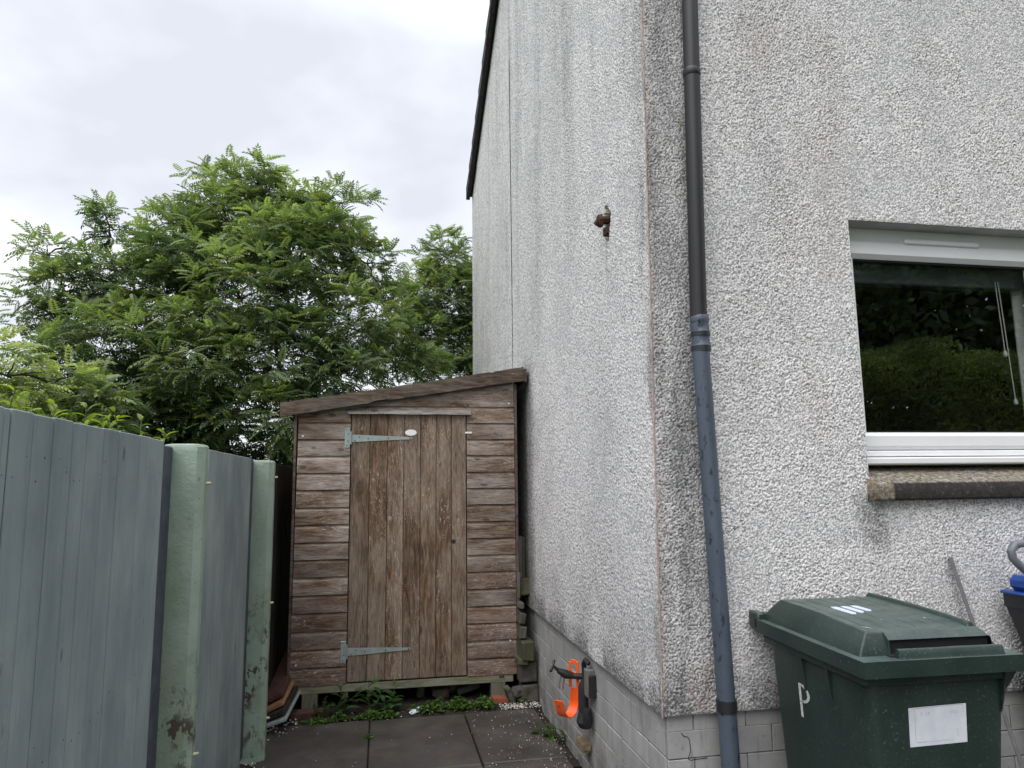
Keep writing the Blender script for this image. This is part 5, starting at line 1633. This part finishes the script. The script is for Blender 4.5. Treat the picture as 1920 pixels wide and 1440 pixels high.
def cover(name, label_kind, spots, seed, n, colr):
    r = np.random.default_rng(seed)
    TV, TF, _ = broadleaf_template(.026, .016)
    Vs, Fs, Cs, off = [], [], [], 0
    for (x, y, rx, ry, h, m) in spots:
        for k in range(m):
            a, q = r.random() * 6.28, r.random() ** .6
            p = np.array([x + math.cos(a) * rx * q, y + math.sin(a) * ry * q, r.random() * h * (1.15 - q)])
            d = r.normal(size=(1, 3)); d[0, 2] = abs(d[0, 2]) * .5
            Fm = frame_from(d, np.array([[0, -.25, 1.0]]) + r.normal(0, .35, (1, 3)))[0]
            Vs.append(TV * (.6 + .8 * r.random()) @ Fm.T + p); Fs.append(TF + off); off += len(TV)
            Cs.append(np.tile(np.append(np.array(colr) * (.5 + r.random()), 1), (len(TV), 1)))
    me = quad_mesh(name, np.concatenate(Vs), None, M['leaf'], True, dict(Col=('FLOAT_COLOR', np.concatenate(Cs))), tris=np.concatenate(Fs))
    return obj(name, me, None, kind="stuff")
cover("ground_cover", "", [(-1.50, 2.27, .10, .035, .03, 90), (-1.36, 2.31, .06, .035, .05, 60), (-1.17, 2.30, .10, .04, .05, 110), (-1.03, 2.31, .05, .03, .05, 50), (-.72, 2.37, .13, .05, .075, 230), (-.55, 2.38, .08, .05, .085, 150), (-.40, 2.36, .10, .05, .09, 190), (-.85, 2.37, .06, .03, .05, 60), (-1.16, 1.93, .02, .03, .02, 12), (-.09, 2.42, .05, .03, .05, 30)], 71, 0, (.085, .15, .035))

# fallen white chippings
def gravel():
    r = np.random.default_rng(81)
    spots = []
    def scat(n, x0, x1, y0, y1, s0, s1, bias=None):
        for _ in range(n):
            x, y = r.uniform(x0, x1), r.uniform(y0, y1)
            spots.append((x, y, r.uniform(s0, s1)))
    scat(90, -1.75, -.02, .4, 2.25, .0025, .0055)
    scat(120, -.55, -.0, 1.2, 2.28, .0025, .0055)
    scat(120, -.16, .0, .6, 2.3, .003, .006)
    scat(240, -.27, .01, 2.27, 2.40, .004, .008)
    scat(70, -1.83, -1.76, 1.2, 2.2, .004, .010)
    scat(40, -1.80, -1.60, 2.1, 2.45, .004, .012)
    scat(60, -1.75, -.3, 2.25, 2.45, .003, .007)
    scat(70, -1.8, 0, -1.5, .4, .003, .006)
    ico = np.array([(0, 0, 1), (.9, 0, .1), (0, .8, 0), (-.9, .1, .1), (0, -.85, 0), (0, 0, -.8)])
    fc = np.array([(0, 1, 2), (0, 2, 3), (0, 3, 4), (0, 4, 1), (5, 2, 1), (5, 3, 2), (5, 4, 3), (5, 1, 4)])
    Vs, Fs, Cs = [], [], []
    for k, (x, y, s) in enumerate(spots):
        a = r.random() * 6.28
        m = np.array([[math.cos(a), -math.sin(a), 0], [math.sin(a), math.cos(a), 0], [0, 0, .7]])
        V = (ico * (1 + r.normal(0, .2, ico.shape))) @ m.T * s + np.array([x, y, s * .45 + (.0 if y > 2.27 else .002)])
        Vs.append(V); Fs.append(fc + k * 6)
        c = r.choice([.62, .5, .7, .33]) * np.array([1, .97, .92]) if r.random() < .85 else np.array([.4, .27, .2])
        Cs.append(np.tile(np.append(c, 1), (6, 1)))
    me = quad_mesh("gravel", np.concatenate(Vs), None, M['gravel'], False, dict(Col=('FLOAT_COLOR', np.concatenate(Cs))), tris=np.concatenate(Fs))
    obj("gravel", me, None, kind="stuff")
gravel()

# ------------------------------------------------------------------ behind the camera: what the window mirrors
def card_cloud(name, pts, nrm, size, cols, seed, parent=None, elong=2.2):
    r = np.random.default_rng(seed); n = len(pts)
    d = nrm + r.normal(0, .7, (n, 3)); d[:, 2] += .35
    Fm = frame_from(d, nrm + r.normal(0, .6, (n, 3)))
    T = np.array([(0, .0, 0), (.45, .5 / elong, 0), (1, 0, -.1), (.45, -.5 / elong, 0)])
    s = size * (.6 + .8 * r.random(n))
    P = np.einsum('nij,vj->nvi', Fm, T) * s[:, None, None] + pts[:, None, :]
    F = (np.array([[0, 1, 2], [0, 2, 3]])[None] + (np.arange(n) * 4)[:, None, None]).reshape(-1, 3)
    C = np.repeat(np.concatenate([cols, np.ones((n, 1))], 1)[:, None, :], 4, 1).reshape(-1, 4)
    return obj(name, quad_mesh(name, P.reshape(-1, 3), None, M['leaf'], False, dict(Col=('FLOAT_COLOR', C)), tris=F), parent)
r = np.random.default_rng(91)
hedge = empty("conifer_hedge", (6.2, -5.6, 0), "tall green hedge mirrored in the window pane", "hedge")
n = 62000
x = r.uniform(-4.2, 4.6, n)
top = 2.95 + .50 * vnoise(x * 1.1 + 20, x * 0 + 3, 17) + .25 * vnoise(x * 3.1 + 20, x * 0 + 7, 18)
zf = r.random(n) ** .8
z = zf * top
bulge = .45 * vnoise(x * 1.3 + 30, z * 1.3 + 3, 19)
y = .15 + bulge * .8 + r.uniform(-.25, .05, n) - .35 * np.clip(zf - .8, 0, 1) * 2
onTop = r.random(n) < .15
y = np.where(onTop, r.uniform(-.9, .4, n), y); z = np.where(onTop, top, z)
nr = np.stack([r.normal(0, .2, n), np.where(onTop, .1, .9), np.where(onTop, .9, .35)], 1)
yv = np.clip(.05 + .9 * (vnoise(x * 2 + 40, z * 2 + 9, 23) - .35) + .45 * zf, 0, 1)[:, None]
cols = (np.array([.055, .068, .036]) * (1 - yv) + np.array([.18, .205, .085]) * yv) * (.7 + .6 * r.random((n, 1)))
card_cloud("foliage", np.stack([x, y, z], 1), nr, .075, cols, 92, hedge, 2.8)
MB().box(-4.1, 4.5, -.75, .05, 0, 2.5).build("inner_growth", M['bark'], hedge)
for k, (tx, ty, th, tr, lb) in enumerate(((4.0, -9.0, 8.5, 2.3, "dark tree left in the window's reflection"), (7.6, -9.6, 9.5, 2.6, "dark tree in the middle of the window's reflection"), (11.2, -9.2, 8.0, 2.5, "dark tree right in the window's reflection"), (14.6, -9.0, 8.5, 2.6, "dark tree farthest right in the window's reflection"))):
    t_ = empty("garden_tree", (tx, ty, 0), lb, "tree", "dark trees mirrored in the window")
    n = 16000
    d = r.normal(size=(n, 3)); d /= np.linalg.norm(d, axis=1, keepdims=True)
    rad = (.35 + .65 * r.random(n) ** .6) * (.75 + .5 * vnoise(d[:, 0] * 2.5 + 20 + k * 9, d[:, 2] * 2.5 + d[:, 1] * 2 + 20, 29))
    p = d * rad[:, None] * np.array([tr, tr * .9, th * .42]) + np.array([0, 0, th * .57])
    cols = np.array([.06, .075, .045]) * (.5 + r.random((n, 1)))
    card_cloud("crown", p, d, .20, cols, 95 + k, t_, 1.6)
    MB().tube([(0, 0, 0), (.05, 0, th * .3), (0, .05, th * .8)], [.2, .15, .05], 9).build("trunk", M['bark'], t_, smooth=True)
